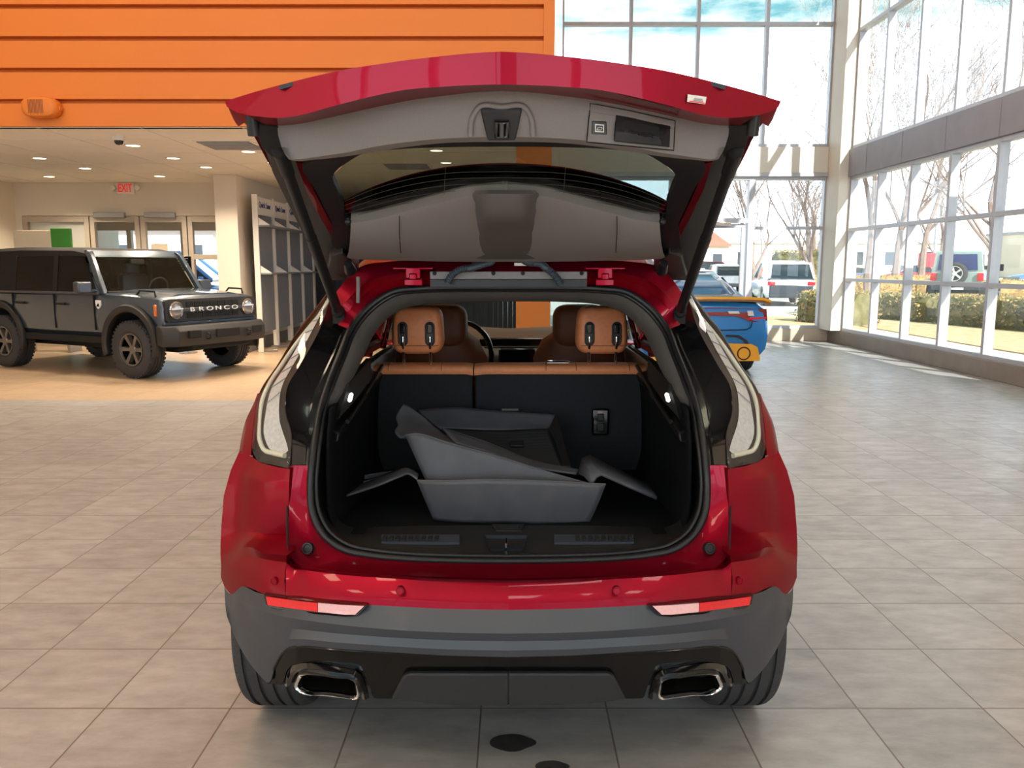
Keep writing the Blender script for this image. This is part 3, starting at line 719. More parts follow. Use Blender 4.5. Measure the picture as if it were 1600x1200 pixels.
# exhaust surrounds and tips
for s_ in (0, 1):
    def side(mm): return mm.flipx(XC) if s_ else mm
    sur = [(1012, 1090), (1016, 1072), (1022, 1057), (1034, 1047), (1055, 1043.5), (1122, 1037), (1134, 1041), (1141, 1052), (1145, 1070)]
    sur2 = [(1024, 1092), (1026, 1074), (1030, 1062), (1038, 1056), (1056, 1053.5), (1118, 1048.5), (1126, 1051), (1131, 1058), (1136, 1071)]
    m = MB(); r0 = cr(LQ(sur, .0), 30); r1 = cr(LQ(sur2, -.012), 30); r2 = cr(LQ(sur2, .06), 30)
    m.grid([r0, [a.lerp(b, .5) + Vector((0, -.012, 0)) for a, b in zip(r0, r1)], r1, r2])
    sr = side(m).build('exhaust_surround', M['gblack'], suv, smooth=60)
    tip = [(1027, 1090), (1028, 1076), (1031, 1064), (1040, 1059), (1058, 1057), (1114, 1052), (1123, 1054), (1127, 1061), (1130, 1074), (1124, 1079), (1080, 1086), (1040, 1091), (1031, 1092)]
    t0 = [Q(a, b, lowY(a, b) - .03) for a, b in tip]; c = sum(t0, Vector()) / len(t0)
    t0 = cr(t0, 40, True)
    m = MB()
    m.grid([[p.lerp(c, .0) + Vector((0, .25, .02)) for p in t0], t0, [p.lerp(c, .05) + Vector((0, -.008, 0)) for p in t0], [p.lerp(c, .12) + Vector((0, -.004, 0)) for p in t0], [p.lerp(c, .15) + Vector((0, .02, 0)) for p in t0]], cu=True)
    et = side(m).build('exhaust_tip', M['chrome'], suv, smooth=50)
    m = MB(); m.grid([[p.lerp(c, .15) + Vector((0, .02, 0)) for p in t0], [p.lerp(c, .2) + Vector((0, .16, .01)) for p in t0]], cu=True); m.poly([p.lerp(c, .2) + Vector((0, .16, .01)) for p in t0]); side(m).build('exhaust_pipe', M['soot'], et)
# dark underside behind the bumper
m = MB(); m.bb((XC - .62, 2.30, .30), (XC + .62, 5.9, .42)); m.build('underbody', M['black'], suv)
m = MB(); m.bb((XC - .70, 2.26, .33), (XC + .70, 2.30, .60)); m.build('crash_beam', M['black'], suv)
# --- reflectors in the cladding
for s_ in (0, 1):
    def side(mm): return mm.flipx(XC) if s_ else mm
    def lens(L, d): return [Q(a, b, 2.10 + dY(a) + d - .014) for a, b in L]
    bez = [(1016, 946.5), (1060, 944), (1125, 937.5), (1177, 930), (1174, 944), (1164, 951), (1100, 959), (1050, 963.5), (1031, 962)]
    m = MB(); m.slab(lens(bez, -.012), (0, .03, 0)); bz = side(m).build('reflector_bezel', M['gblack'], suv, smooth=30)
    rd = [(1093, 942.5), (1174, 932.5), (1171, 945.5), (1093, 956)]
    wh = [(1020, 947.5), (1092, 942.6), (1092, 956.2), (1050, 960.5), (1034, 960.5)]
    m = MB(); m.slab(lens(rd, -.016), (0, .01, 0)); side(m).build('red_lens', M['lampred'], bz, smooth=30)
    m = MB(); m.slab(lens(wh, -.016), (0, .01, 0)); side(m).build('white_lens', M['lamppink'], bz, smooth=30)
# --- parking sensors
for px, py in ((964, 923), (1155, 907.5), (625, 923), (429, 908)):
    pr_ = px if px > 794 else 2 * 794 - px
    p = Q(px, py, 2.10 + dY(pr_) + .002 + .02 * (930 - py) / 50)
    nx = 0 if abs(px - 794) < 250 else math.copysign(.35, px - 794)
    Mx = frame_mat(p, (1, nx if px > 794 else nx, 0), (0, .1, 1))
    MB().lathe([(.0001, .0035), (.0085, .0035), (.0092, .0015), (.0100, .0015), (.0104, .003), (.0115, .003), (.0120, .001), (.0120, -.012)], Mx, 28).build('parking_sensor', M['red'], suv)

# --- D-pillar black panels, tail lamps
ps_in = [(1041, 515, 2.80), (1057, 556, 2.70), (1074, 596, 2.62), (1087, 632, 2.56), (1097, 680, 2.49), (1103, 727, 2.44)]     # seal side
ps_out = [(1074, 462, 2.93), (1092, 516, 2.76), (1121, 570, 2.62), (1142, 608, 2.54), (1143, 640, 2.50), (1134, 681, 2.45), (1137, 728, 2.40)]
for s_ in (0, 1):
    def side(mm): return mm.flipx(XC) if s_ else mm
    a = cr(QL(ps_in), 30); b = cr(QL(ps_out), 30)
    m = MB(); m.grid([[p + Vector((-.01, .04, 0)) for p in a], a, [u.lerp(v, .25) + Vector((0, .0, 0)) for u, v in zip(a, b)], [u.lerp(v, .32) + Vector((0, .014, 0)) for u, v in zip(a, b)], [u.lerp(v, .8) + Vector((0, .012, 0)) for u, v in zip(a, b)], b, [p + Vector((.004, .05, 0)) for p in b]])
    side(m).build('pillar_trim', M['gblack'], suv, smooth=40)
    # lamp outline: outer and inner edge from the top down
    lo = [(1074, 450, 3.02), (1098, 482, 2.92), (1125, 517, 2.82), (1159, 574, 2.70), (1186, 616, 2.62), (1193, 655, 2.56), (1197, 700, 2.52), (1190, 718, 2.50), (1165, 726, 2.46), (1140, 732, 2.41)]
    li = [(1075, 460, 2.98), (1080, 484, 2.89), (1092, 517, 2.77), (1121, 570, 2.63), (1141, 607, 2.55), (1144, 639, 2.51), (1134, 680, 2.46), (1135, 700, 2.43), (1136, 716, 2.42), (1137, 729, 2.40)]
    o_ = cr(QL(lo), 44); i_ = cr(QL(li), 44)
    def across(t, d): return [u.lerp(v, t) + Vector((d * .25, d, 0)) for u, v in zip(i_, o_)]
    m = MB(); m.grid([across(0, 0), across(.02, .03), across(.5, .035), across(.96, .03), across(1, 0), across(1, .06)])
    tl = side(m).build('tail_light', M['lamphouse'], suv, smooth=60)
    # bright strips
    gpath = [(1073, 462, 3.00), (1079, 474, 2.96), (1093, 493, 2.90), (1113, 518, 2.83), (1128, 538, 2.785), (1152, 573, 2.71), (1170, 601, 2.655), (1180, 625, 2.615), (1184, 660, 2.575), (1184, 688, 2.545), (1178, 702, 2.53), (1163, 708, 2.50), (1145, 712, 2.46)]
    gp = cr(QL(gpath), 60); w = []
    for k, p in enumerate(gp): w.append(.0045 + .004 * min(1, k / 20))
    m = MB(); m.tube(gp, w, 10); side(m).build('light_guide', M['guide'], tl, smooth=60)
    def pt(t, f, d=.018):
        x = t * 43; j = min(42, int(x)); u = i_[j].lerp(i_[j + 1], x - j); v = o_[j].lerp(o_[j + 1], x - j); return u.lerp(v, f) + Vector((0, d, 0))
    ts = [.06 + .86 * k / 40 for k in range(41)]
    m = MB(); m.grid([[pt(t, interp(t, [0, .5, .75, .92], [.44, .36, .24, .26]) + (b - a) * 0, .02) if e == 0 else pt(t, interp(t, [0, .5, .75, .92], [.64, .66, .70, .66]), .02) for t in ts] for e, a, b in ((0, 0, 0), (1, 0, 0))])
    rs = side(m).build('reflector', M['refl'], tl, smooth=60)
    for k in range(8):     # dark ribs between the clear segments
        t = .14 + k * .072
        mm = MB(); mm.tube([pt(t, interp(t, [0, .5, .75, .92], [.44, .36, .24, .26]), .016), pt(t + .012, interp(t, [0, .5, .75, .92], [.64, .66, .70, .66]), .016)], .0016, 5); side(mm).build('lamp_rib', M['band'], rs)
    m = MB(); m.grid([across(.02, .002), across(.15, -.003), across(.5, -.008), across(.85, -.007), across(.99, -.001)]); side(m).build('lamp_cover', M['lens'], tl, smooth=60)

# --- rubber seal round the opening
seal_r = [(794, 449, 2.84), (880, 449, 2.84), (940, 451, 2.84), (978, 456, 2.835), (1004, 471, 2.82), (1026, 491, 2.80), (1042, 513, 2.77), (1058, 552, 2.70), (1075, 594, 2.62), (1088, 632, 2.56), (1097, 680, 2.49), (1103, 727, 2.44),
          (1105, 766, 2.42), (1101, 803, 2.395), (1083, 837, 2.37), (1052, 859, 2.345), (1010, 868, 2.335), (960, 873, 2.33), (880, 876, 2.325), (794, 877, 2.32)]
hr = cr(QL(seal_r), 90)
loop = hr + [Vector((2 * XC - p.x, p.y, p.z)) for p in hr[::-1]][1:-1]
cen = Vector((XC, 2.6, 1.1))
m = MB(); m.tube(loop, .0115, 10, closed=True); m.tube([p.lerp(cen, .022) + Vector((0, .012, 0)) for p in loop], .008, 8, closed=True)
m.build('door_seal', M['rubber'], suv, smooth=60)
# inner lining just inside the seal
def inn(p):
    f = .032 if p.z > .9 else .02
    return p.lerp(Vector((XC, p.y, 1.1)), f)
L0 = [p.lerp(cen, .012) + Vector((0, .005, 0)) for p in loop]
up_in = [(794, 471, 2.92), (880, 472, 2.92), (935, 476, 2.915), (965, 484, 2.90), (990, 500, 2.87), (1008, 520, 2.84), (1024, 552, 2.76), (1036, 578, 2.71), (1050, 606, 2.66), (1074, 648, 2.62), (1085, 700, 2.58), (1088, 740, 2.56), (1088, 770, 2.55), (1085, 795, 2.53), (1070, 820, 2.51), (1050, 832, 2.50), (1000, 832, 2.50), (950, 831, 2.50), (880, 830, 2.50), (794, 830, 2.50)]
ur = cr(QL(up_in), 90); L2 = ur + [Vector((2 * XC - p.x, p.y, p.z)) for p in ur[::-1]][1:-1]
m = MB(); m.grid([L0, [a.lerp(b, .5) + Vector((0, -.012, .008 if a.z < .8 else 0)) for a, b in zip(L0, L2)], L2, [p + Vector((0, .06, 0)) for p in L2]], cu=True)
m.mi = [1 if sum(m.v[i].z for i in f) / 4 > 1.0 else 0 for f in m.f]
lin_ = m.build('opening_lining', [M['lining'], M['lintop']], suv, smooth=50)
# --- sill plate details
def sp(a, b):     # point on the sill plate
    t = (868 - b) / 42; return Q(a, b, 2.335 + .165 * t - .012)
for x0, x1 in ((596, 718), (866, 990)):
    v = [sp(x0, 837), sp(x1, 837), sp(x1, 849), sp(x0, 849)]
    m = MB(); m.slab([p + Vector((0, 0, .004)) for p in v], (0, 0, -.012)); vt = m.build('sill_vent', M['clad'], suv)
    for k in range(9):
        t = (k + .5) / 12 if x0 < 700 else 1 - (k + .5) / 12
        a = v[0].lerp(v[1], t); b = v[3].lerp(v[2], t)
        MB().box((a + b) / 2 + Vector((0, 0, .005)), (.012, (a - b).length * .7, .006)).build('vent_slot', M['black'], vt)
# latch recess and striker
v = [sp(758, 839), sp(824, 839), sp(818, 860), sp(764, 860)]
m = MB(); dn_ = [p.lerp(sum(v, Vector()) / 4, .25) + Vector((0, .015, -.03)) for p in v]
m.grid([[p + Vector((0, 0, .006)) for p in v], dn_], cu=True); m.poly(dn_)
lc = m.build('latch_recess', M['clad'], suv, smooth=30)
m = MB(); p = sp(791, 858); m.tube([p + Vector((0, 0, -.01)), p + Vector((0, -.004, .018)), p + Vector((0, .022, .024)), p + Vector((0, .035, 0))], .004, 8); m.build('striker', M['chrome'], lc)
v = [Q(769, 821, 2.545), Q(820, 821, 2.545), Q(814, 832, 2.50), Q(775, 832, 2.50)]
m = MB(); m.slab([p + Vector((0, 0, .006)) for p in v], (0, 0, -.01)); fh = m.build('floor_handle', M['trimd'], suv, bevel=.003)
c = sum(v, Vector()) / 4; m = MB(); m.slab([p.lerp(c, .3) + Vector((0, 0, .008)) for p in v], (0, 0, -.004)); m.build('handle_recess', M['black'], fh)
# --- boot: floor and carpeted walls
ZF = .715
m = MB(); m.bb((XC - .60, 2.49, ZF - .05), (XC + .60, 3.45, ZF)); m.build('boot_floor', M['carpetd'], suv)
for s_ in (1, -1):
    rows = []
    for y, w in ((2.50, .575), (2.6, .585), (2.75, .585), (2.95, .56), (3.1, .545), (3.4, .56)):
        rows.append([Vector((XC + s_ * (w - .02), y, ZF - .01)), Vector((XC + s_ * w, y, ZF + .05)), Vector((XC + s_ * (w + .005), y, .9)), Vector((XC + s_ * (w + .0), y, 1.02)), Vector((XC + s_ * (w - .01), y + .01, 1.12))])
    m = MB(); m.grid([cr(r, 12) for r in rows]); bw = m.build('boot_wall', M['carpetd'], suv, solid=.01)
    # glossy upper ledge with bars
    def xx(a): return XC + s_ * a
    m = MB(); m.loft([[Vector((xx(.62), 2.60, 1.05)), Vector((xx(.555), 2.58, 1.03)), Vector((xx(.56), 2.57, 1.00)), Vector((xx(.64), 2.6, .98))],
                      [Vector((xx(.62), 3.0, 1.13)), Vector((xx(.535), 2.98, 1.11)), Vector((xx(.54), 2.97, 1.07)), Vector((xx(.64), 3.0, 1.02))],
                      [Vector((xx(.62), 3.38, 1.15)), Vector((xx(.53), 3.36, 1.13)), Vector((xx(.54), 3.36, 1.09)), Vector((xx(.64), 3.38, 1.06))]])
    lg = m.build('side_ledge', M['trimd'], suv, smooth=30, bevel=.006)
    for k in range(3):
        y0 = 2.66 + k * .2
        MB().tube([Vector((xx(.545 - .004 * k), y0, 1.052 + k * .03)), Vector((xx(.53), y0 + .26, 1.10 + k * .03))], .008, 8).build('ledge_bar', M['trimd'], lg)
    p = Q(1043, 621, 2.645)
    if s_ < 0: p = Vector((2 * XC - p.x, p.y, p.z))
    M['bootglow'] = M.get('bootglow') or mat('boot lamp glow', (1, 1, 1), .4, emit=(1, .97, .92, 1), es=3)
    MB().box(p, (.013, .04, .012), Matrix.Rotation(.5, 3, 'X') @ Matrix.Rotation(s_ * .6, 3, 'Y')).build('boot_lamp', M['bootglow'], lg, bevel=.004)
    # dark triangular panel by the quarter glass
    tri = QL([(1062, 655, 2.60), (1046, 600, 2.66), (1012, 560, 2.98), (1012, 592, 2.98), (1036, 626, 2.68)])
    if s_ < 0: tri = [Vector((2 * XC - p.x, p.y, p.z)) for p in tri]
    m = MB(); m.slab(tri, (s_ * .02, .01, 0)); m.build('quarter_trim', M['lining'], suv, smooth=20)
    m = MB(); a = Vector((xx(.597), 2.565, .76)); m.box(a, (.012, .03, .07)); m.build('tie_hook', M['black'], suv, bevel=.004)
# --- rear seat back (two parts), tan tops, head restraints
YS = 3.34
def seatback(px0, px1, nm):
    tl_, tr_ = Q(px0, 583, YS), Q(px1, 583, YS)
    m = MB(); secs = []
    for y, z0, z1 in ((YS, .70, tl_.z), (YS + .10, .70, tl_.z + .0)):
        secs.append([Vector((tl_.x + .004, y, z1)), Vector((tr_.x - .004, y, z1)), Vector((tr_.x - .004, y - .02, z0)), Vector((tl_.x + .004, y - .02, z0))])
    m.loft(secs); sb = m.build(nm, M['carpet'], suv, bevel=.012)
    zt = Q(px0, 568, YS + .03).z
    prof = [(YS - .006, tl_.z - .004), (YS - .014, tl_.z + .02), (YS - .004, zt - .008), (YS + .03, zt), (YS + .09, zt - .006), (YS + .12, tl_.z - .03)]
    rows = []
    nx = 14
    for k in range(nx + 1):
        t = k / nx; x = tl_.x + (tr_.x - tl_.x) * t; sh = .012 if k in (0, nx) else 0
        rows.append([Vector((x, y + sh * .6, z - sh * .4)) for y, z in cr([Vector((0, a, b)) for a, b in prof], 14) for y, z in ((y, z),)] if False else [Vector((x, v.y + sh * .6, v.z - sh * .5)) for v in cr([(0, a, b) for a, b in prof], 14)])
    m = MB(); m.grid(rows); m.poly(rows[0]); m.poly(rows[-1]); tp = m.build('seat_top', M['tan'], sb, smooth=50)
    for px in ((607, 690) if px0 < 700 else (853, 900, 983)):
        p = Q(px, 575, YS); MB().tube([Vector((p.x, v.y - .001, v.z + .0005)) for v in cr([(0, a, b) for a, b in prof], 14)][1:9], .0018, 5).build('stitching', M['tand'], tp)
    return sb
s1 = seatback(583, 739, 'rear_seat_back'); s2 = seatback(741, 1010, 'rear_seat_back')
m = MB(); p = Q(872, 566, YS + .02); m.box(p, (.10, .04, .014)); m.build('belt_guide', M['chrome'], s2, bevel=.006)
p = Q(938, 659, YS - .02); m = MB(); m.box(p, (.072, .02, .115)); rl = m.build('seat_switch', M['gblack'], s2, bevel=.008)
MB().box(p + Vector((0, -.011, .02)), (.03, .008, .03)).build('switch_button', M['rubber'], rl, bevel=.003)
MB().box(p + Vector((0, -.011, -.02)), (.03, .008, .036)).build('switch_button', M['rubber'], rl, bevel=.003)
text('RESET', 'print', M['white'], Matrix.Translation(p + Vector((0, -.011, .044))) @ Matrix.Rotation(PI / 2, 4, 'X'), .010, rl, ext=.0005)
MB().box(Q(797, 640, YS - .02), (.07, .006, .008)).build('pull_strap', M['trim'], s2)
for px, pt_, sb in ((654, 'left', s1), (939, 'right', s2)):
    a, b = Q(px, 477, 3.44), Q(px, 553, 3.40)
    hw = .113; hz = (a.z - b.z) / 2; cz = (a.z + b.z) / 2; yy = 3.42
    m = MB(); secs = []
    for y, k in ((-.075, .60), (-.068, .80), (-.045, .95), (-.01, 1.0), (.035, .98), (.065, .85), (.075, .6)):
        sec = []
        for i in range(40):
            t = 2 * PI * i / 40; c_, s__ = math.cos(t), math.sin(t); e = .42
            ux = math.copysign(abs(c_) ** e, c_); uz = math.copysign(abs(s__) ** e, s__)
            wk = 1 - .09 * (uz + 1) / 2 - (.10 if uz < -.5 else 0) * (-uz - .5)
            kk = 1 - (1 - k) * .55
            sec.append(Vector((a.x + ux * hw * wk * kk, yy + y, cz + uz * hz * kk + .0)))
        secs.append(sec)
    m.loft(secs); hd = m.build('head_restraint', M['tan'], sb, smooth=60)
    MB().tube([Vector((a.x - .09, yy - .074, cz - .062)), Vector((a.x + .09, yy - .074, cz - .062))], .002, 6).build('stitching', M['tand'], hd)
    for d in (-.0565, .0565):
        zc_ = cz - .012
        rim = [Vector((a.x + d + .017 * math.cos(t), yy - .077, zc_ + .017 * math.sin(t) + (.03 if math.sin(t) > 0 else -.03))) for t in [2 * PI * k / 24 for k in range(24)]]
        m = MB(); m.tube(rim, .004, 8, closed=True); m.poly([p + Vector((0, .001, 0)) for p in rim])
        sl = m.build('slot_ring', M['rubber'], hd, smooth=60)
        MB().box((a.x + d, yy - .08, zc_ + .022), (.020, .012, .04)).build('slot_button', M['gblack'], hd, bevel=.003)
        MB().tube([Vector((a.x + d, yy - .082, zc_ - .012)), Vector((a.x + d, yy - .085, zc_ - .04)), Vector((a.x + d, yy - .06, zc_ - .075)), Vector((a.x + d, yy - .055, zc_ - .15))], .0068, 10).build('support_rod', M['chrome'], hd, smooth=60)
# --- front seats, dashboard, wheel
for s_ in (-1, 1):
    x = XC + s_ * .37
    m = MB(); m.loft([[Vector((x + math.cos(t) * .25 * k, 4.30 + d, .62 + .62 * j + 0)) for t, d in ((0, .02), (PI / 4, .1), (PI / 2, .12), (3 * PI / 4, .1), (PI, .02), (5 * PI / 4, -.05), (3 * PI / 2, -.06), (7 * PI / 4, -.05))] for j, k in ((0, 1), (.4, 1.02), (.75, .98), (.9, .8), (1.0, .45))])
    fs = m.build('front_seat', M['tand'], suv, smooth=60)
    a = Q(682, 475, 4.28); zt = a.z; m = MB(); secs = []
    for y, k in ((-.07, .7), (-.05, .92), (0, 1), (.05, .92), (.07, .7)):
        secs.append([Vector((x + math.copysign(abs(math.cos(t)) ** .5, math.cos(t)) * .145 * k, 4.28 + y, zt - .115 + math.copysign(abs(math.sin(t)) ** .5, math.sin(t)) * .115 * k)) for t in [2 * PI * i / 32 for i in range(32)]])
    m.loft(secs); m.build('head_restraint', M['tand'], fs, smooth=60)
    for d in (-.06, .06): MB().tube([(x + d, 4.28, zt - .3), (x + d, 4.28, zt - .2)], .007).build('support_rod', M['chrome'], fs)
dt = Q(800, 514, 5.3).z
m = MB(); rows = []
for x, k in ((-.68, .0), (-.5, .01), (-.2, .0), (0, -.01), (.2, 0), (.5, .0), (.68, -.01)):
    rows.append([Vector((XC + x, y, z + k)) for y, z in ((4.72, .70), (4.72, .95), (4.75, 1.03), (4.85, dt - .05), (5.0, dt - .01), (5.35, dt), (5.5, dt - .05))])
M['dash'] = mat('taupe dashboard', rgb(84, 72, 62), .5, var=.06, vs=50)
m.surf(rows, 24, 20); db = m.build('dashboard', M['dash'], suv, smooth=60, solid=.01)
a, b = Q(779, 544, 4.69), Q(836, 568, 4.69); MB().bb((a.x, 4.67, b.z - .1), (b.x, 4.70, a.z)).build('screen', M['gblack'], db, bevel=.012)
a, b = Q(757, 528, 4.72), Q(870, 541, 4.72); MB().bb((a.x - .03, 4.70, b.z), (b.x + .1, 4.74, a.z)).build('vent_strip', M['gblack'], db, bevel=.01)
MB().tube([Q(757, 543, 4.69), Q(868, 543, 4.69)], .005).build('chrome_strip', M['chrome'], db)
p = Q(716, 556, 4.45); MB().tube([p + Vector((.185 * math.cos(t), .08 * math.sin(t), .185 * math.sin(t))) for t in [2 * PI * k / 40 for k in range(40)]], .015, 8, closed=True).build('steering_wheel', M['gblack'], suv, smooth=60)
# --- roof end, hinges, loom
ro_t = QL([(794, 408, 2.85), (900, 408, 2.85), (985, 409, 2.85), (1026, 416, 2.85), (1050, 436, 2.87), (1066, 458, 2.85), (1076, 470, 2.93)])
ro_m = QL([(794, 426, 2.83), (900, 426, 2.83), (970, 428, 2.83), (1008, 436, 2.825), (1036, 456, 2.82), (1056, 478, 2.81), (1070, 495, 2.84)])
ro_d = QL([(794, 434, 2.87), (900, 434, 2.87), (968, 437, 2.865), (1002, 447, 2.86), (1028, 466, 2.84), (1048, 488, 2.815), (1062, 508, 2.80)])
ro_b = QL([(794, 447, 2.845), (880, 447.5, 2.845), (940, 449, 2.845), (980, 455, 2.84), (1006, 469.5, 2.825), (1028, 489.5, 2.805), (1046, 514, 2.775)])
m = MB(); RR = [cr(r, 50) for r in (ro_t, [a.lerp(b, .8) for a, b in zip(ro_t, ro_m)], ro_m, ro_d, ro_b)]
m.grid([[p + Vector((0, .12, .03)) for p in RR[0]]] + RR + [[p + Vector((-.0, .05, -.01)) for p in RR[-1]]]); sym(m)
rf = m.build('roof_end', M['red'], suv, smooth=35)
for px in (646, 945):
    hg = MB(); c = Q(px, 432, 2.80)
    hg.box(c + Vector((0, 0, .012)), (.052, .03, .04)); hg.box(c + Vector((-.045, .0, .028)), (.05, .03, .010)); hg.box(c + Vector((.045, .0, .028)), (.05, .03, .010)); hg.box(c + Vector((0, 0, -.02)), (.064, .02, .024)); hg.box(c + Vector((0, -.012, .0)), (.026, .02, .022))
    hg.build('hinge', M['red'], suv, bevel=.004)
a, b = Q(672, 424, 2.80), Q(917, 440, 2.80)
m = MB().bb((a.x, 2.79, b.z + .008), (b.x, 2.83, a.z)); br = m.build('gutter_strip', M['strip'], suv, bevel=.002)
m = MB().bb((a.x, 2.80, b.z - .018), (b.x, 2.835, b.z + .006)); m.build('gutter_rubber', M['rubber'], br)
for px in (679, 771, 817, 909): MB().lathe([(.0001, .004), (.006, .003), (.007, 0)], frame_mat(Q(px, 427, 2.787), (1, 0, 0), (0, 0, 1)), 16).build('rivet', M['black'], br)
M['loom'] = mat('blue grey cable sleeve', rgb(52, 62, 72), .5, var=.06, vs=60)
for pts in ([(700, 441), (703, 434), (712, 425), (724, 420), (735, 419), (745, 416), (758, 412)], [(876, 444), (870, 434), (861, 425), (852, 418), (846, 413), (836, 411)]):
    path = cr([Q(x, y, 2.765 - .015 * math.sin(PI * k / (len(pts) - 1))) for k, (x, y) in enumerate(pts)], 60)
    m = MB(); m.tube(path, [.0105 + (.0028 if (k % 3 == 0) else 0) if k < 36 else .0125 for k in range(60)], 10); cl = m.build('cable_sleeve', M['loom'], suv, smooth=60)
    e = path[-1]; MB().ell(e + Vector((-.006, .01, .004)), (.040, .012, .016)).build('grommet', M['loom'], cl, smooth=60)
MB().box(Q(815, 413, 2.79), (.05, .004, .010)).build('label_sticker', M['white'], rf)
# --- struts
for s_ in (0, 1):
    def side(mm): return mm.flipx(XC) if s_ else mm
    a, b = Q(1063, 486, 2.80), Q(1150, 236, 2.02)
    m = MB(); m.tube([a, a.lerp(b, .02), a.lerp(b, .55)], .0165, 14); st = side(m).build('lift_strut', M['trimd'], suv, smooth=50)
    m = MB(); m.tube([a.lerp(b, .5), a.lerp(b, .99)], .0145, 14); m.tube([a.lerp(b, .9), a.lerp(b, .99)], .018, 14); side(m).build('strut_rod', M['trimd'], st, smooth=50)
    m = MB(); m.ell(a, (.022, .022, .024)); m.box(a + Vector((.0, .03, -.02)), (.04, .05, .05)); side(m).build('strut_foot', M['black'], st, smooth=40)
    m = MB(); m.ell(b, (.02, .02, .02)); m.box(b + Vector((.0, .0, .03)), (.03, .05, .04)); side(m).build('strut_head', M['black'], st, smooth=40)
    # drain hose seen in the gutter
    m = MB(); c = Q(1031, 446, 2.80); m.tube([c + Vector((0, 0, .03)), c, c + Vector((.003, 0, -.06))], .007, 8)
    if s_: side(m).build('body_plug', M['trim'], suv, smooth=50)

# --- raised hatch
gate_s = .348; gate_c = 1.56 + gate_s * 2.85
def GY(py, off=0):       # distance at which a sight line meets the hatch plane (off: outwards)
    b = (600 - py) / F; s, c = math.sin(PITCH), math.cos(PITCH); sl = (b * c - s) / (b * s + c)
    return (gate_c + off - H) / (gate_s + sl)
def G(px, py, off=0): return Q(px, py, GY(py, off))
def GL(L): return [G(a, b, (c[0] if c else 0)) for a, b, *c in L]
def Lh(L): return L
# red lower lip: outer edge, crease, inner edge
e0 = [(784, 84), (830, 86.5), (877, 91), (930, 97), (980, 104), (1030, 112), (1077, 122), (1125, 134), (1170, 146), (1219, 161)]
e1 = [(784, 132), (830, 133), (877, 135.5), (936, 140.5), (985, 150), (1030, 161), (1064, 170), (1092, 178), (1130, 184), (1186, 180)]
e2 = [(784, 144), (830, 147), (877, 152.5), (936, 161), (985, 170.5), (1030, 180), (1064, 187), (1092, 193.5), (1125, 198.5), (1150, 199)]
r0 = cr([G(a, b, .0) for a, b in e0], 50); r1 = cr([Q(a, b, GY(interp(a, [p[0] for p in e0], [p[1] for p in e0])) + .002) for a, b in e1], 50); r2 = cr([G(a, b, .01) for a, b in e2], 50)
skin = [p + Vector((0, .0, .004)) for p in r0]; skin2 = [p + Vector((0, .30, .03)) for p in r0]
m = MB(); m.grid([skin2, skin, r0, [a.lerp(b, .06) + Vector((0, 0, -.006)) for a, b in zip(r0, r1)], [a.lerp(b, .5) + Vector((0, 0, -.006)) for a, b in zip(r0, r1)], [a.lerp(b, .94) for a, b in zip(r0, r1)], r1, [a.lerp(b, .5) for a, b in zip(r1, r2)], r2, [p + Vector((0, .05, .05)) for p in r2]])
# outer skin over the rest of the hatch
fr = [(1219, 161, .03), (1186, 200, .06), (1160, 250, .08), (1110, 340, .10), (1072, 405, .08)]
def mx(L): return [Vector((2 * XG - p.x, p.y, p.z)) for p in L]
frp = cr(GL(fr), 24)
nf = len(frp)
m.grid([frp, [p + Vector((-.02, .02, .04 * k / nf)) for k, p in enumerate(frp)], [Vector((XG + (p.x - XG) * .8, p.y + .02, p.z + .08 * k / nf)) for k, p in enumerate(frp)]])
m.mirror(XG)
gate = m.build('tailgate', M['red'], suv, smooth=35)
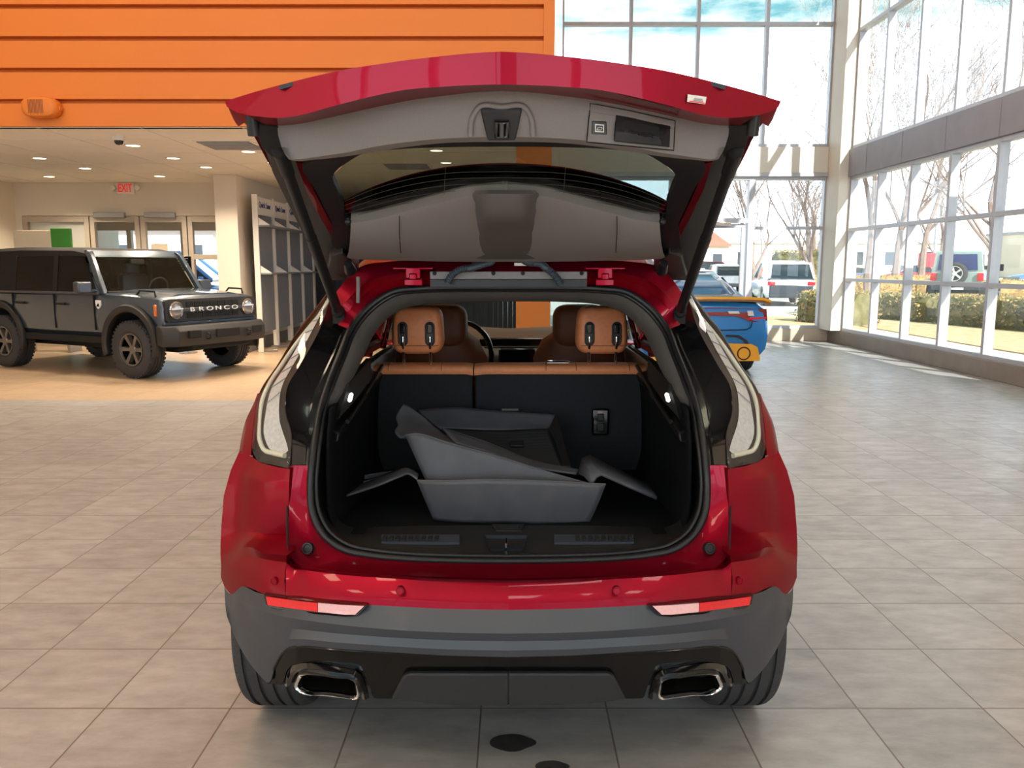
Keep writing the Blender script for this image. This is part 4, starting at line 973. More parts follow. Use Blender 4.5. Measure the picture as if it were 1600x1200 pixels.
# ear pieces (rubber stop, bracket)
for s_ in (0, 1):
    def side(mm): return mm.flipx(XG) if s_ else mm
    m = MB(); ear = GL([(1219, 160, -.002), (1208, 187, .0), (1197, 180, .0), (1186, 180, 0), (1160, 170, 0)])
    m.slab(ear, (0, .03, -.012)); side(m).build('corner_flange', M['red'], gate, bevel=.004)
    m = MB(); c = G(1178, 190, -.01); m.lathe([(.0001, .03), (.011, .028), (.014, 0), (.014, -.03)], frame_mat(c, (1, 0, 0), (0, 1, .35)), 18); side(m).build('rubber_stop', M['rubber'], gate)
    m = MB(); m.slab(GL([(1137, 200, -.005), (1176, 194, 0), (1165, 232, 0), (1150, 246, 0), (1130, 246, 0)]), (0, .03, .05)); side(m).build('strut_bracket', M['black'], gate, bevel=.004)
    # side flange: red stripe and dark panel beside the glass
    m = MB(); m.slab(GL([(1150, 228, .02), (1166, 215, .03), (1150, 270, .03), (1116, 345, .03), (1072, 438, .02), (1050, 438, .014), (1026, 404, .016), (1050, 345, .016), (1072, 300, .016), (1086, 250, .016)]), (0, .02, .03)); side(m).build('side_flange', M['trimd'], gate)
    m = MB(); m.slab(GL([(1103, 256, .008), (1113, 253, .008), (1098, 300, .008), (1076, 345, .008), (1052, 388, .008), (1040, 402, .008), (1042, 388, .008), (1064, 345, .008), (1086, 300, .008)]), (0, .004, .006)); side(m).build('red_stripe', M['red'], gate, smooth=0)
    # lower corner blob with round stop
    m = MB(); m.slab(GL([(1032, 408, -.02), (1046, 396, -.02), (1066, 400, -.01), (1074, 430, 0), (1062, 438, 0), (1032, 432, -.01), (1022, 425, -.01)]), (0, .03, .06)); cb = side(m).build('corner_cover', M['trimd'], gate, bevel=.006)
    m = MB(); c = G(1036, 416, -.04); m.lathe([(.0001, .02), (.014, .018), (.017, 0), (.02, -.03)], frame_mat(c, (1, 0, 0), (0, .6, 1)), 20); side(m).build('round_stop', M['rubber'], cb)
    MB_ = MB(); c = G(1035, 346, -.012); MB_.ell(c, (.010, .010, .010)); side(MB_).build('trim_clip', M['rubber'], gate, smooth=60)
    # rubber stop chips at the upper edge
    MB_ = MB(); c = G(1120, 134, -.002); MB_.box(c, (.036, .008, .008), Matrix.Rotation(.26, 3, 'Y')); side(MB_).build('edge_clip', M['rubber'], gate)
# upper trim band
t0 = [(784, 145), (830, 147.5), (877, 153), (936, 161.5), (985, 171), (1030, 181), (1064, 188.5), (1092, 194.5), (1120, 199), (1139, 201)]
t1 = [(784, 214), (830, 214.5), (877, 216.5), (936, 222), (985, 229), (1030, 238), (1064, 243), (1092, 247), (1114, 248.5), (1128, 240)]
t2 = [(784, 222), (830, 222), (877, 223.5), (936, 229.5), (985, 237), (1030, 244), (1064, 248), (1092, 250.5), (1108, 252), (1122, 249)]
a = cr([G(x, y, -.005) for x, y in t0], 50); b = cr([G(x, y, -.07) for x, y in t1], 50); c = cr([G(x, y, -.055) for x, y in t2], 50)
d = [p + Vector((0, .04, .07)) for p in c]
m = MB(); m.grid([[p + Vector((0, 0, .03)) for p in a], a, [p.lerp(q, .04) + Vector((0, 0, -.012)) for p, q in zip(a, b)], [p.lerp(q, .5) + Vector((0, 0, -.012)) for p, q in zip(a, b)], b, c, d]); m.mirror(XG)
ut = m.build('tailgate_trim', M['trim'], gate, smooth=40)
def proj_y(p):
    v = p - Vector((0, 0, H)); c, q = math.cos(PITCH), math.sin(PITCH)
    return 600 - F * (v.y * q + v.z * c) / (v.y * c - v.z * q)
def TT(px, py, off=0):     # point on the face of the upper trim
    px_ = px if px > 784 else 1568 - px
    y0 = interp(px_, [p[0] for p in t0], [p[1] for p in t0]); y1 = interp(px_, [p[0] for p in t1], [p[1] for p in t1])
    pa = G(px, y0, -.005); pb = G(px, y1, -.07); yy = py
    for _ in range(5):
        t = max(0, min(1.1, (yy - y0) / (y1 - y0)))
        p = pa.lerp(pb, t) + Vector((0, 0, -.013 * min(1, t / .05, max(0, (1 - t) / .1 + .3)) - off)); yy += py - proj_y(p)
    return p
def onT(c4, off=.002, th=.01, n=10):
    """patch that follows the trim face between four corners (clockwise from top left)"""
    def at(u, v):
        a, b, c, d = c4; x = (a[0]*(1-u) + b[0]*u)*(1-v) + (d[0]*(1-u) + c[0]*u)*v; y = (a[1]*(1-u) + b[1]*u)*(1-v) + (d[1]*(1-u) + c[1]*u)*v
        return x, y
    R = [[TT(*at(i / n, j / n), off) for i in range(n + 1)] for j in range(n + 1)]
    m = MB(); m.grid(R); B = R[0] + [r[-1] for r in R[1:]] + R[-1][-2::-1] + [r[0] for r in R[-2:0:-1]]
    m.grid([B, [p + Vector((0, .004, th)) for p in B]], cu=True); return m
onT([(750, 174), (816, 174), (806, 221), (761, 221)], .016, .03).build('latch_plate', M['trimd'], gate, bevel=.006)
m = MB(); q0_, q1_ = TT(784, 190, .020), TT(784, 214, .020); m.tube([q0_ + Vector((-.012, 0, 0)), q0_ + Vector((0, 0, -.004)), q0_ + Vector((.012, 0, 0)), q1_ + Vector((.012, 0, 0)), q1_ + Vector((-.012, 0, 0))], .005, 8, closed=True)
m.tube([q0_, q1_], .007, 8); m.build('latch_claw', M['gblack'], gate, smooth=50)
m = MB(); m.tube(cr([TT(735, 212, -.002), TT(738, 185, .003), TT(750, 161, .003), TT(784, 157, .003), TT(818, 161, .003), TT(830, 185, .003), TT(833, 212, -.002)], 40), .006, 8); m.build('pressed_ridge', M['trim'], gate, smooth=60)
onT([(922, 163), (1055, 188), (1053, 235), (917, 222)], .0025, .012).build('handle_panel', M['trim'], gate)
hp = [TT(922 + (1055 - 922) * k / 12, 163 + 25 * k / 12, .003) for k in range(13)] + [TT(1055 - 2 * k / 6, 188 + 47 * k / 6, .003) for k in range(1, 7)] + [TT(1053 - 136 * k / 12, 235 - 13 * k / 12, .003) for k in range(1, 13)] + [TT(917 + 5 * k / 6, 222 - 59 * k / 6, .003) for k in range(1, 6)]
MB().tube(hp, .0014, 5, closed=True).build('panel_gap', M['black'], gate)
onT([(963, 184), (1048, 190), (1047, 230), (960, 221)], .024, .02).build('pull_cup', M['black'], gate, bevel=.004)
onT([(963, 206), (1032, 210), (1035, 227), (961, 220)], .032, .02).build('pull_handle', M['trimd'], gate, bevel=.006)
onT([(925, 190), (948, 191), (949, 211), (924, 210)], .006, .012).build('close_button', M['rubber'], gate, bevel=.004)
bt = onT([(930, 194), (944, 195), (944, 207), (930, 206)], .009, .004).build('button_icon', M['white'], gate)
onT([(931.5, 195.5), (942.5, 196.5), (942.5, 205.5), (931.5, 204.5)], .0095, .003).build('button_face', M['rubber'], gate)
m = MB(); m.tube([TT(933, 203, .012), TT(935, 199, .012), TT(939, 198.5, .012), TT(941, 200, .012), TT(940, 203, .012), TT(933, 203, .012)], .0008, 5); m.build('button_print', M['white'], gate)
# white sticker on the red lip
def RL(px, py, off=.0):
    ya = interp(px, [p[0] for p in e0], [p[1] for p in e0]); yb = interp(px, [p[0] for p in e1], [p[1] for p in e1]); t = (py - ya) / (yb - ya)
    Y0 = GY(ya); return Q(px, ya, Y0).lerp(Q(px, yb, Y0 + .002), t) + Vector((0, -.006 - off, -.005))
m = MB(); v = [RL(1074, 144.5), RL(1103, 148.5), RL(1101, 160), RL(1073, 156)]; m.slab(v, (0, .003, .001)); sk_ = m.build('white_sticker', M['white'], gate)
for k, (a_, b_) in enumerate(((.35, .8), (.3, .85), (.1, .95))):
    t = .35 + .22 * k; p = v[0].lerp(v[3], t); q = v[1].lerp(v[2], t)
    MB().tube([p.lerp(q, a_) + Vector((0, -.001, -.0012)), p.lerp(q, b_) + Vector((0, -.001, -.0012))], .0009, 4).build('sticker_print', M['exitred'] if k == 2 else M['band'], gate)
# panel frame round the glass
go = [(784, 222), (900, 224), (985, 233), (1060, 246), (1098, 256), (1082, 300), (1062, 345), (1040, 392), (1030, 392), (900, 396), (784, 398)]
gi = [(784, 229), (870, 230), (950, 233), (1004, 239), (1030, 252), (1056.5, 276), (1050, 297), (1043, 317), (1030, 346), (1004, 344), (958, 333), (900, 318), (850, 306), (784, 298)]
fo = cr(GL([(x, y, .0) for x, y in go]), 60); fi = cr(GL([(x, y, .01) for x, y in gi]), 60)
m = MB(); m.grid([[p + Vector((0, 0, .03)) for p in fo], fo, fi, [p + Vector((0, .01, .02)) for p in fi]]); m.mirror(XG)
m.build('glass_surround', M['trimd'], gate, smooth=30)
gg = [G(x, y, .025) for x, y in gi]
full = gg + mx(gg[::-1])[1:-1] if False else gg + [Vector((2 * XG - p.x, p.y, p.z)) for p in gg[::-1]]
m = MB(); m.slab(full, (0, .002, .005)); gl_ = m.build('rear_glass', M['hatchglass'], gate, smooth=0)
# heater lines on the glass
for k in range(5):
    ln = [(784, 268 + k * 9.5), (880, 271 + k * 9.5), (950, 283 + k * 9), (1000, 298 + k * 8.2), (1040, 315 + k * 6.5)]
    pts = cr(GL([(x, y, .021) for x, y in ln]), 24); pts = [Vector((2 * XG - p.x, p.y, p.z)) for p in pts[::-1]] + pts[1:]
    MB().tube(pts, .0006, 4).build('heater_line', M['wire'], gate)
for px in (696, 884): MB().tube(GL([(px, 262 if px < 784 else 258, .021), (px - 2 if px < 784 else px - 4, 308, .021)]), .0005, 4).build('heater_bus', M['wire'], gate)
# lower trim with third brake lamp housing
u0 = [(784, 300), (850, 307), (900, 319), (958, 334), (1004, 345), (1031, 348)]
u1 = [(784, 398), (850, 398), (900, 397.5), (958, 396.5), (1004, 396), (1036, 394)]
u2 = [(784, 409), (850, 409), (900, 408.5), (958, 407), (1004, 406), (1040, 404)]
a = cr([G(x, y, -.003) for x, y in u0], 40); b = cr([G(x, y, -.03) for x, y in u1], 40); c = cr([G(x, y, -.015) for x, y in u2], 40)
m = MB(); m.grid([[p + Vector((0, .01, .03)) for p in a], a, [p.lerp(q, .06) + Vector((0, 0, -.012)) for p, q in zip(a, b)], [p.lerp(q, .5) + Vector((0, 0, -.018)) for p, q in zip(a, b)], b, c, [p + Vector((0, .03, .04)) for p in c]]); m.mirror(XG)
lt = m.build('lower_trim', M['trim'], gate, smooth=45)
m = MB(); rows = []
for py, w, off in ((297, 46, .0), (303, 52, -.02), (330, 52, -.055), (347, 50, -.062), (352, 54, -.045), (372, 58, -.040), (404, 64, -.025), (408, 64, .0)):
    r = []
    for k in range(25):
        t = -1 + 2 * k / 24; e = (1 - abs(t) ** 4); r.append(G(790 + w * t, py, off * e - .004))
    rows.append(r)
m.grid(rows); m.build('brake_lamp_cover', M['bumpd'], gate, smooth=50)
for px in (624, 964):
    MB().tube([G(px, 338, -.021), G(px, 365, -.032), G(px + (2 if px < 700 else -2), 395, -.036)], .0014, 5).build('trim_seam', M['black'], gate)
# roof spoiler, seen through the glass
sp_ = [(784, 257), (830, 258.5), (877, 263), (930, 273), (985, 290), (1040, 315), (1062, 330)]
a = cr([G(x, y, .075) for x, y in sp_], 40)
b = [Vector((p.x, 2.86, gate_c - gate_s * 2.86 + .065)) for p in a]; a2 = [p + Vector((0, .06, .005)) for p in a]; b2_ = [p + Vector((0, 0, .06)) for p in b]
m = MB(); m.grid([b, [p.lerp(q, .97) for p, q in zip(b, a)], a]); m.grid([a, [p + Vector((0, -.002, .004)) for p in a]], mi=1); m.grid([[p + Vector((0, -.002, .004)) for p in a], a2, b2_], mi=0); m.mirror(XG)
m.build('spoiler', [M['gblack'], M['red']], gate, smooth=40)

# --- body shell forward of the tail
def body_sec(y, belt, hw, roof, rw):
    return [Vector((XC + s, y, z)) for s, z in ((hw * .93, .30), (hw, .45), (hw * 1.0, .66), (hw * .985, .85), (hw * .95, belt), (hw * .90, belt + .02))]
st = [(2.56, 1.05, .845), (2.7, 1.05, .90), (2.85, 1.04, .915), (3.4, 1.03, .925), (4.2, 1.01, .925), (5.0, .99, .925), (5.7, .98, .92), (6.2, .93, .88), (6.5, .80, .74), (6.62, .72, .45)]
m = MB(); m.surf([body_sec(y, b, w, 0, 0) for y, b, w in st], 24, 170)
def in_arch(f):
    c = sum((m.v[i] for i in f), Vector()) / len(f); return any((c.y - y) ** 2 + (c.z - .36) ** 2 < .43 ** 2 for y in (2.80, 5.58))
kp = [k for k, f in enumerate(m.f) if not in_arch(f)]; m.f = [m.f[k] for k in kp]; m.mi = [m.mi[k] for k in kp]
m.mirror(XC)
m.build('side_panel', M['red'], suv, smooth=40, solid=.004, cuts=())
# bonnet, roof, pillars
m = MB(); rows = []
for y, z, w in ((5.25, 1.06, .86), (5.7, 1.05, .86), (6.2, .98, .82), (6.5, .86, .70), (6.64, .72, .45)): rows.append([Vector((XC + w * t, y, z + .03 * (1 - t * t))) for t in (-1, -.6, 0, .6, 1)])
m.surf(rows, 20, 14); m.build('bonnet', M['red'], suv, smooth=50, solid=.006)
m = MB(); rows = []
for y, z, w in ((3.02, 1.575, .56), (3.4, 1.60, .60), (4.0, 1.615, .62), (4.5, 1.59, .60)): rows.append([Vector((XC + w * t, y, z - .05 * t ** 4)) for t in (-1, -.7, 0, .7, 1)])
m.surf(rows, 20, 14); m.build('roof', M['red'], suv, smooth=50, solid=.03, off=-1)
for s_ in (-1, 1):
    def X(a): return XC + s_ * a
    g = MB(); g.add([Vector((X(.86), 2.62, 1.06)), Vector((X(.84), 5.3, 1.05)), Vector((X(.60), 4.45, 1.545)), Vector((X(.58), 3.02, 1.52))], [(0, 1, 2, 3)])
    g.build('side_glass', M['darkglass'], suv, solid=.005)
    for y0, y1, q0_, q1_ in ((4.05, 4.0, 4.12, 4.06), (3.3, 3.25, 3.38, 3.3)):
        MB().slab([Vector((X(.855), y0, 1.05)), Vector((X(.855), y1 + .12, 1.05)), Vector((X(.605), y1 + .06, 1.54)), Vector((X(.605), y0 - .02, 1.54))], (s_ * -.02, 0, 0)).build('window_pillar', M['gblack'], suv)
    MB().tube([Vector((X(.84), 5.25, 1.06)), Vector((X(.60), 4.45, 1.56))], .03, 8).build('front_pillar', M['gblack'], suv)
    m = MB(); m.loft([[Vector((X(.86), 4.95 + .07 * math.cos(t), 1.08 + .07 * math.sin(t))) for t in [2 * PI * k / 16 for k in range(16)]], [Vector((X(1.04), 4.93 + .06 * math.cos(t), 1.09 + .06 * math.sin(t))) for t in [2 * PI * k / 16 for k in range(16)]]]); m.build('door_mirror', M['red'], suv, smooth=50)
    # black wheel arch moulding
    for y in (2.80, 5.58):
        m = MB(); rows = []
        for k in range(25):
            t = -.25 + (PI + .5) * k / 24; c_, q_ = math.cos(t), math.sin(t)
            if y < 3 and t > PI - 1.15: break
            rows.append([Vector((X(w), y + r * c_, .36 + r * q_)) for r, w in ((.39, .86), (.39, .905), (.41, .912), (.45, .910), (.46, .90))])
        m.grid(rows); m.build('arch_moulding', M['clad'], suv, smooth=40)
m = MB(); m.add([Vector((XC - .78, 5.28, 1.06)), Vector((XC + .78, 5.28, 1.06)), Vector((XC + .58, 4.48, 1.57)), Vector((XC - .58, 4.48, 1.57))], [(0, 1, 2, 3)]); m.build('windscreen', M['carglass'], suv, solid=.005)
for s_ in (-1, 1):
    def X(a): return XC + s_ * a
    m = MB(); m.surf([[Vector((X(.66), 2.75, z)), Vector((X(.70), 3.5, z)), Vector((X(.74), 4.3, z)), Vector((X(.74), 5.3, z))] for z in (.55, .8, 1.06)], 12, 5); m.build('door_lining', M['trimd'], suv, solid=.01)
    MB().bb((X(.79) - .01, 2.75, .45), (X(.79) + .01, 5.3, 1.055)).build('door_lining', M['trimd'], suv)
    m = MB(); m.surf([[Vector((X(.625), 2.72, 1.10)), Vector((X(.70), 3.45, 1.08))], [Vector((X(.575), 2.86, 1.30)), Vector((X(.63), 3.35, 1.32))], [Vector((X(.53), 2.92, 1.47)), Vector((X(.57), 3.3, 1.52))]], 8, 8); m.build('pillar_lining', M['trimd'], suv, solid=.01)
m = MB(); m.surf([[Vector((XC + t * .56, y, z - .04 * t ** 4)) for t in (-1, -.6, 0, .6, 1)] for y, z in ((2.92, 1.50), (3.5, 1.55), (4.45, 1.54))], 12, 8); m.build('headlining', M['trimd'], suv, solid=.01)
# --- wheels
def suv_wheel():
    for y in (2.80, 5.58):
        for s_ in (-1, 1):
            x = XC + s_ * .795; Mx = Matrix.Translation((x, y, .362)) @ Matrix.Rotation(s_ * PI / 2, 4, 'Y')
            hw = .112
            prof = [(.235, -hw * .85), (.28, -hw), (.325, -hw), (.348, -hw * .93), (.358, -hw * .80)]
            groove = []
            for gx in (-.58, -.2, .2, .58):
                groove += [(.362, hw * (gx - .06)), (.353, hw * (gx - .055)), (.353, hw * (gx + .055)), (.362, hw * (gx + .06))]
            prof += groove + [(.358, hw * .80), (.348, hw * .93), (.325, hw), (.28, hw), (.235, hw * .85)]
            m = MB(); m.lathe(prof, Mx, 72)
            # sipes across the shoulders
            for k in range(72):
                a = 2 * PI * (k + .5) / 72
                for q in (-.78, .78):
                    r = .3535; rot = Matrix.Rotation(a, 3, 'Z')
                    p = Mx @ (rot @ Vector((r, 0, q * hw))); m.box(p, (.024, .005, .010), None, 1) if False else None
                    bx = MB().box((r - .0035, 0, q * hw), (.010, .005, .015), None, 1); bx.v = [Mx @ (rot @ v) for v in bx.v]; m.join(bx)
            w = m.build('wheel', [M['tire'], M['tread']], suv, smooth=30)
            r_ = MB(); r_.lathe([(.0001, .04), (.06, .045), (.07, .03), (.20, .05), (.235, .095), (.24, .10), (.235, -.09)], Mx, 40); r_.build('rim', M['gblack'], w, smooth=30)
suv_wheel()
# --- liners lying in the boot
def sheet(rows, nu, nv, name, mat_, lab, cat, th=.006, grp='loose floor liners in the boot'):
    m = MB(); m.surf(rows, nu, nv); o = m.build(name, mat_, None, smooth=45, solid=th); tag(o, lab, cat, grp); return o
def V(px, py, Y): return Q(px, py, Y)
# front tray: upright front wall, floor strip behind and two side flaps
ln = thing('floor_liner', 'front floor liner with a tall grey upright wall lying across the boot', 'car mat', (XC, 2.65, ZF + .004), group='loose floor liners in the boot')
fw = [[V(652, 751, 2.60), V(700, 751.5, 2.555), V(760, 750, 2.545), V(850, 752, 2.555), V(946, 757, 2.60)],
      [V(664, 780, 2.605), V(705, 782, 2.57), V(765, 783, 2.565), V(850, 783, 2.57), V(935, 785, 2.605)],
      [V(678, 812, 2.63), V(710, 815, 2.605), V(770, 817, 2.60), V(850, 819, 2.605), V(920, 818, 2.63)]]
m = MB(); m.surf(fw, 30, 12)
bt_ = [Vector((p.x, p.y, max(p.z, ZF + .006))) for p in cr(fw[-1], 30)]
m.grid([bt_, [Vector((p.x * .98, p.y + .1, ZF + .008)) for p in bt_], [Vector((p.x * .96, p.y + .30, ZF + .012)) for p in bt_]])
m.build('front_wall', M['mat'], ln, smooth=50, solid=.006)
m = MB(); m.tube(cr(fw[0], 40), .0035, 6); m.build('rolled_edge', M['mat'], ln)
lf = [[V(652, 749, 2.60), V(640, 741, 2.62), V(625, 745, 2.66), V(590, 759, 2.68), V(541, 775, 2.68)],
      [V(654, 741, 2.68), V(640, 733, 2.72), V(622, 735, 2.80), V(594, 745, 2.83), V(566, 757, 2.82)]]
m = MB(); m.surf(lf, 24, 6); m.build('side_flap', M['mat'], ln, smooth=50, solid=.006)
rt = [[V(924, 757, 2.60), V(932, 745, 2.62), V(940, 741.5, 2.635), V(982, 760, 2.635), V(1026, 779, 2.63)],
      [V(912, 744, 2.68), V(918, 730, 2.70), V(925, 726, 2.72), V(972, 746, 2.72), V(1020, 768, 2.70)],
      [V(903, 742, 2.73), V(910, 718, 2.79), V(921, 712, 2.80), V(966, 735, 2.80), V(1012, 758, 2.78)]]
m = MB(); m.grid(rt); m.build('side_flap', M['mat'], ln, smooth=20, solid=.010)
# middle liner: big triangular raised wall and folded end
ln2 = thing('floor_liner', 'middle floor liner with a large sloping triangular wall and a curled left end', 'car mat', (XC - .1, 2.75, ZF + .004), group='loose floor liners in the boot')
a = [[V(634, 680, 2.70), V(650, 678, 2.68), V(700, 692, 2.67), V(780, 714, 2.66), V(860, 739, 2.645), V(924, 757, 2.63)],
     [V(650, 716, 2.675), V(665, 716, 2.66), V(712, 722, 2.655), V(785, 733, 2.65), V(862, 748, 2.64), V(924, 758.5, 2.632)],
     [V(667, 754, 2.655), V(680, 756, 2.645), V(725, 757, 2.64), V(790, 757, 2.64), V(865, 759, 2.638), V(924, 760, 2.635)]]
m = MB(); m.surf(a, 36, 12); m.build('sloping_wall', M['mat'], ln2, smooth=50, solid=.006)
m = MB(); m.tube(cr(a[0], 40), .0035, 6); m.build('rolled_edge', M['mat'], ln2)
b = [[V(634, 681, 2.70), V(626, 684, 2.74), V(617, 674, 2.80), V(622, 664, 2.86), V(619, 652, 2.90), V(630, 632, 2.95)],
     [V(668, 688, 2.72), V(655, 682, 2.77), V(646, 672, 2.83), V(646, 662, 2.88), V(641, 652, 2.92), V(637, 634, 2.955)],
     [V(724, 695, 2.74), V(704, 684, 2.79), V(690, 676, 2.84), V(676, 664, 2.89), V(660, 650, 2.93), V(641, 637, 2.96)]]
m = MB(); m.surf(b, 24, 16); m.build('curled_end', M['mat'], ln2, smooth=50, solid=.006)
c = [[V(712, 693, 2.72), V(760, 707, 2.725), V(830, 730, 2.715), V(900, 741, 2.70)], [V(692, 670, 2.80), V(755, 690, 2.80), V(835, 721, 2.78), V(904, 735, 2.75)]]
m = MB(); m.surf(c, 24, 6); m.build('raised_rim', M['mat'], ln2, smooth=50, solid=.006)
m = MB(); m.tube(cr(c[1], 40), .004, 6); m.build('rolled_edge', M['mat'], ln2)
# rear tray with a ribbed floor, leaning on the seat back
ln3 = thing('floor_liner', 'black ribbed tray liner leaning against the rear seat back', 'car mat', (XC, 3.05, ZF + .004), group='loose floor liners in the boot')
fl = [[V(690, 671, 3.12), V(775, 674, 3.12), V(858, 671, 3.12)], [V(720, 692, 3.02), V(795, 702, 3.0), V(868, 703, 2.98)], [V(760, 716, 2.90), V(825, 728, 2.87), V(880, 730, 2.86)]]
m = MB(); rows = [cr(r, 30) for r in fl]; cols = [cr([r[i] for r in rows], 41) for i in range(30)]
rr = [[cols[i][j] + Vector((0, 0, .004 if j % 3 == 0 else -.002)) for i in range(30)] for j in range(41)]
m.grid(rr); m.build('ribbed_floor', M['matd'], ln3, smooth=20, solid=.005)
bk = [[V(652, 641, 3.20), V(690, 637, 3.21), V(780, 642, 3.21), V(869, 648, 3.20)], [V(668, 655, 3.16), V(700, 655, 3.165), V(780, 660, 3.165), V(866, 664, 3.16)], [V(688, 671, 3.12), V(710, 672, 3.12), V(780, 674, 3.12), V(858, 671, 3.12)]]
m = MB(); m.surf(bk, 24, 8); m.build('back_wall', M['mat'], ln3, smooth=50, solid=.006)
sd = [[V(869, 648, 3.20), V(876, 672, 3.08), V(884, 702, 2.95), V(893, 731, 2.84)], [V(858, 671, 3.12), V(866, 686, 3.04), V(874, 708, 2.94), V(880, 731, 2.85)]]
m = MB(); m.surf(sd, 20, 6); m.build('side_wall', M['matd'], ln3, smooth=50, solid=.006)
p = V(808, 694, 3.01); MB().box(p, (.05, .03, .012), Matrix.Rotation(.5, 3, 'X')).build('fixing_boss', M['matd'], ln3, bevel=.004)
# thin straps left of the liners
for k, (p, q) in enumerate((((569, 742), (612, 736)), ((567, 752), (611, 741)))):
    a, b = Q(p[0], p[1], 2.95 - .05 * k), Q(q[0], q[1], 2.95 - .05 * k)
    m = MB(); m.slab([a, b, b + Vector((0, .0, -.012)), a + Vector((0, 0, -.018))], (0, .01, 0))
    tag(m.build('liner_tab', M['mat'], None, bevel=.002), ('upper' if k == 0 else 'lower') + ' small grey strip lying left of the liners in the boot', 'strip', 'strips in the boot')
# ------------------------------------------------------------------ grey off-road car at left
M['bluegrey'] = mat('blue grey car paint', rgb(56, 68, 80), .3, .25, 1.0, .5, var=.03, vs=300)
M['darkclad'] = mat('dark bumper plastic', rgb(36, 35, 35), .55, var=.08, vs=100)
M['softtop'] = mat('black fabric roof', rgb(15, 12, 11), .85, var=.12, vs=60, bump=.1, bs=300)
M['wheelgrey'] = mat('dark silver wheel', rgb(120, 116, 112), .35, .7, var=.05, vs=40)
M['lampglass'] = mat('clear headlamp', rgb(150, 152, 155), .1, .6, 1.0, var=.1, vs=60)
M['amber'] = mat('amber lens', rgb(220, 110, 30), .2, 0, .8, var=.05, vs=60)
M['lwhite'] = mat('white letters', rgb(235, 235, 235), .4, var=.02, vs=20)
def rcyl(y0, y1, prof_r, x, z, n=36):
    return MB().lathe([(.0001, y0), (prof_r, y0), (prof_r, y1), (.0001, y1)], Matrix.Translation((x, 0, z)) @ Matrix.Rotation(-PI / 2, 4, 'X'), n)
def wheel_parts(parent, x, y, r, hw, side, rim, rimr, spokes, local=True, tread=True):
    """tire and rim about a cross-car axle; side = +1/-1 tells which way the face looks"""
    Mx = Matrix.Translation((x, y, r)) @ Matrix.Rotation(-side * PI / 2, 4, 'X')
    prof = [(rimr, -hw * .8), (rimr * 1.15, -hw), (r * .88, -hw), (r * .96, -hw * .88), (r, -hw * .72)]
    for g in (-.35, 0, .35): prof += [(r, hw * (g - .08)), (r * .975, hw * (g - .07)), (r * .975, hw * (g + .07)), (r, hw * (g + .08))]
    prof += [(r, hw * .72), (r * .96, hw * .88), (r * .88, hw), (rimr * 1.15, hw), (rimr, hw * .8)]
    m = MB().lathe(prof, Mx, 48)
    if tread:
        for k in range(40):
            for q in (-.82, .82):
                b = MB().box((r * .968, 0, q * hw), (.022, r * .08, hw * .22)); R_ = Matrix.Rotation(2 * PI * k / 40, 3, 'Z'); b.v = [Mx @ (R_ @ v) for v in b.v]; m.join(b)
    w = m.build('wheel', M['tire'], parent, local=local, smooth=35)
    d = MB(); d.lathe([(rimr * .99, -hw * .7), (rimr, hw * .85), (rimr * .95, hw * .88), (rimr * .88, hw * .80), (rimr * .85, hw * .2), (.0001, hw * .15)], Mx, 40)
    d.build('rim_barrel', M['gblack'], w, local=local)
    s_ = MB(); s_.lathe([(rimr, hw * .82), (rimr * 1.0, hw * .92), (rimr * .93, hw * .92), (rimr * .90, hw * .7)], Mx, 40)
    s_.lathe([(.0001, hw * .80), (rimr * .24, hw * .80), (rimr * .30, hw * .68), (rimr * .32, hw * .3)], Mx, 24)
    for k in range(spokes):
        R_ = Matrix.Rotation(2 * PI * k / spokes, 3, 'Z')
        b = MB(); b.loft([[Vector((rimr * .22, a, hw * z)) for a, z in ((-rimr * .12, .35), (rimr * .12, .35), (rimr * .09, .74), (-rimr * .09, .74))],
                          [Vector((rimr * .94, a, hw * z)) for a, z in ((-rimr * .17, .4), (rimr * .17, .4), (rimr * .13, .86), (-rimr * .13, .86))]])
        b.v = [Mx @ (R_ @ v) for v in b.v]; s_.join(b)
    s_.build('rim', rim, w, local=local, smooth=30)
    return w
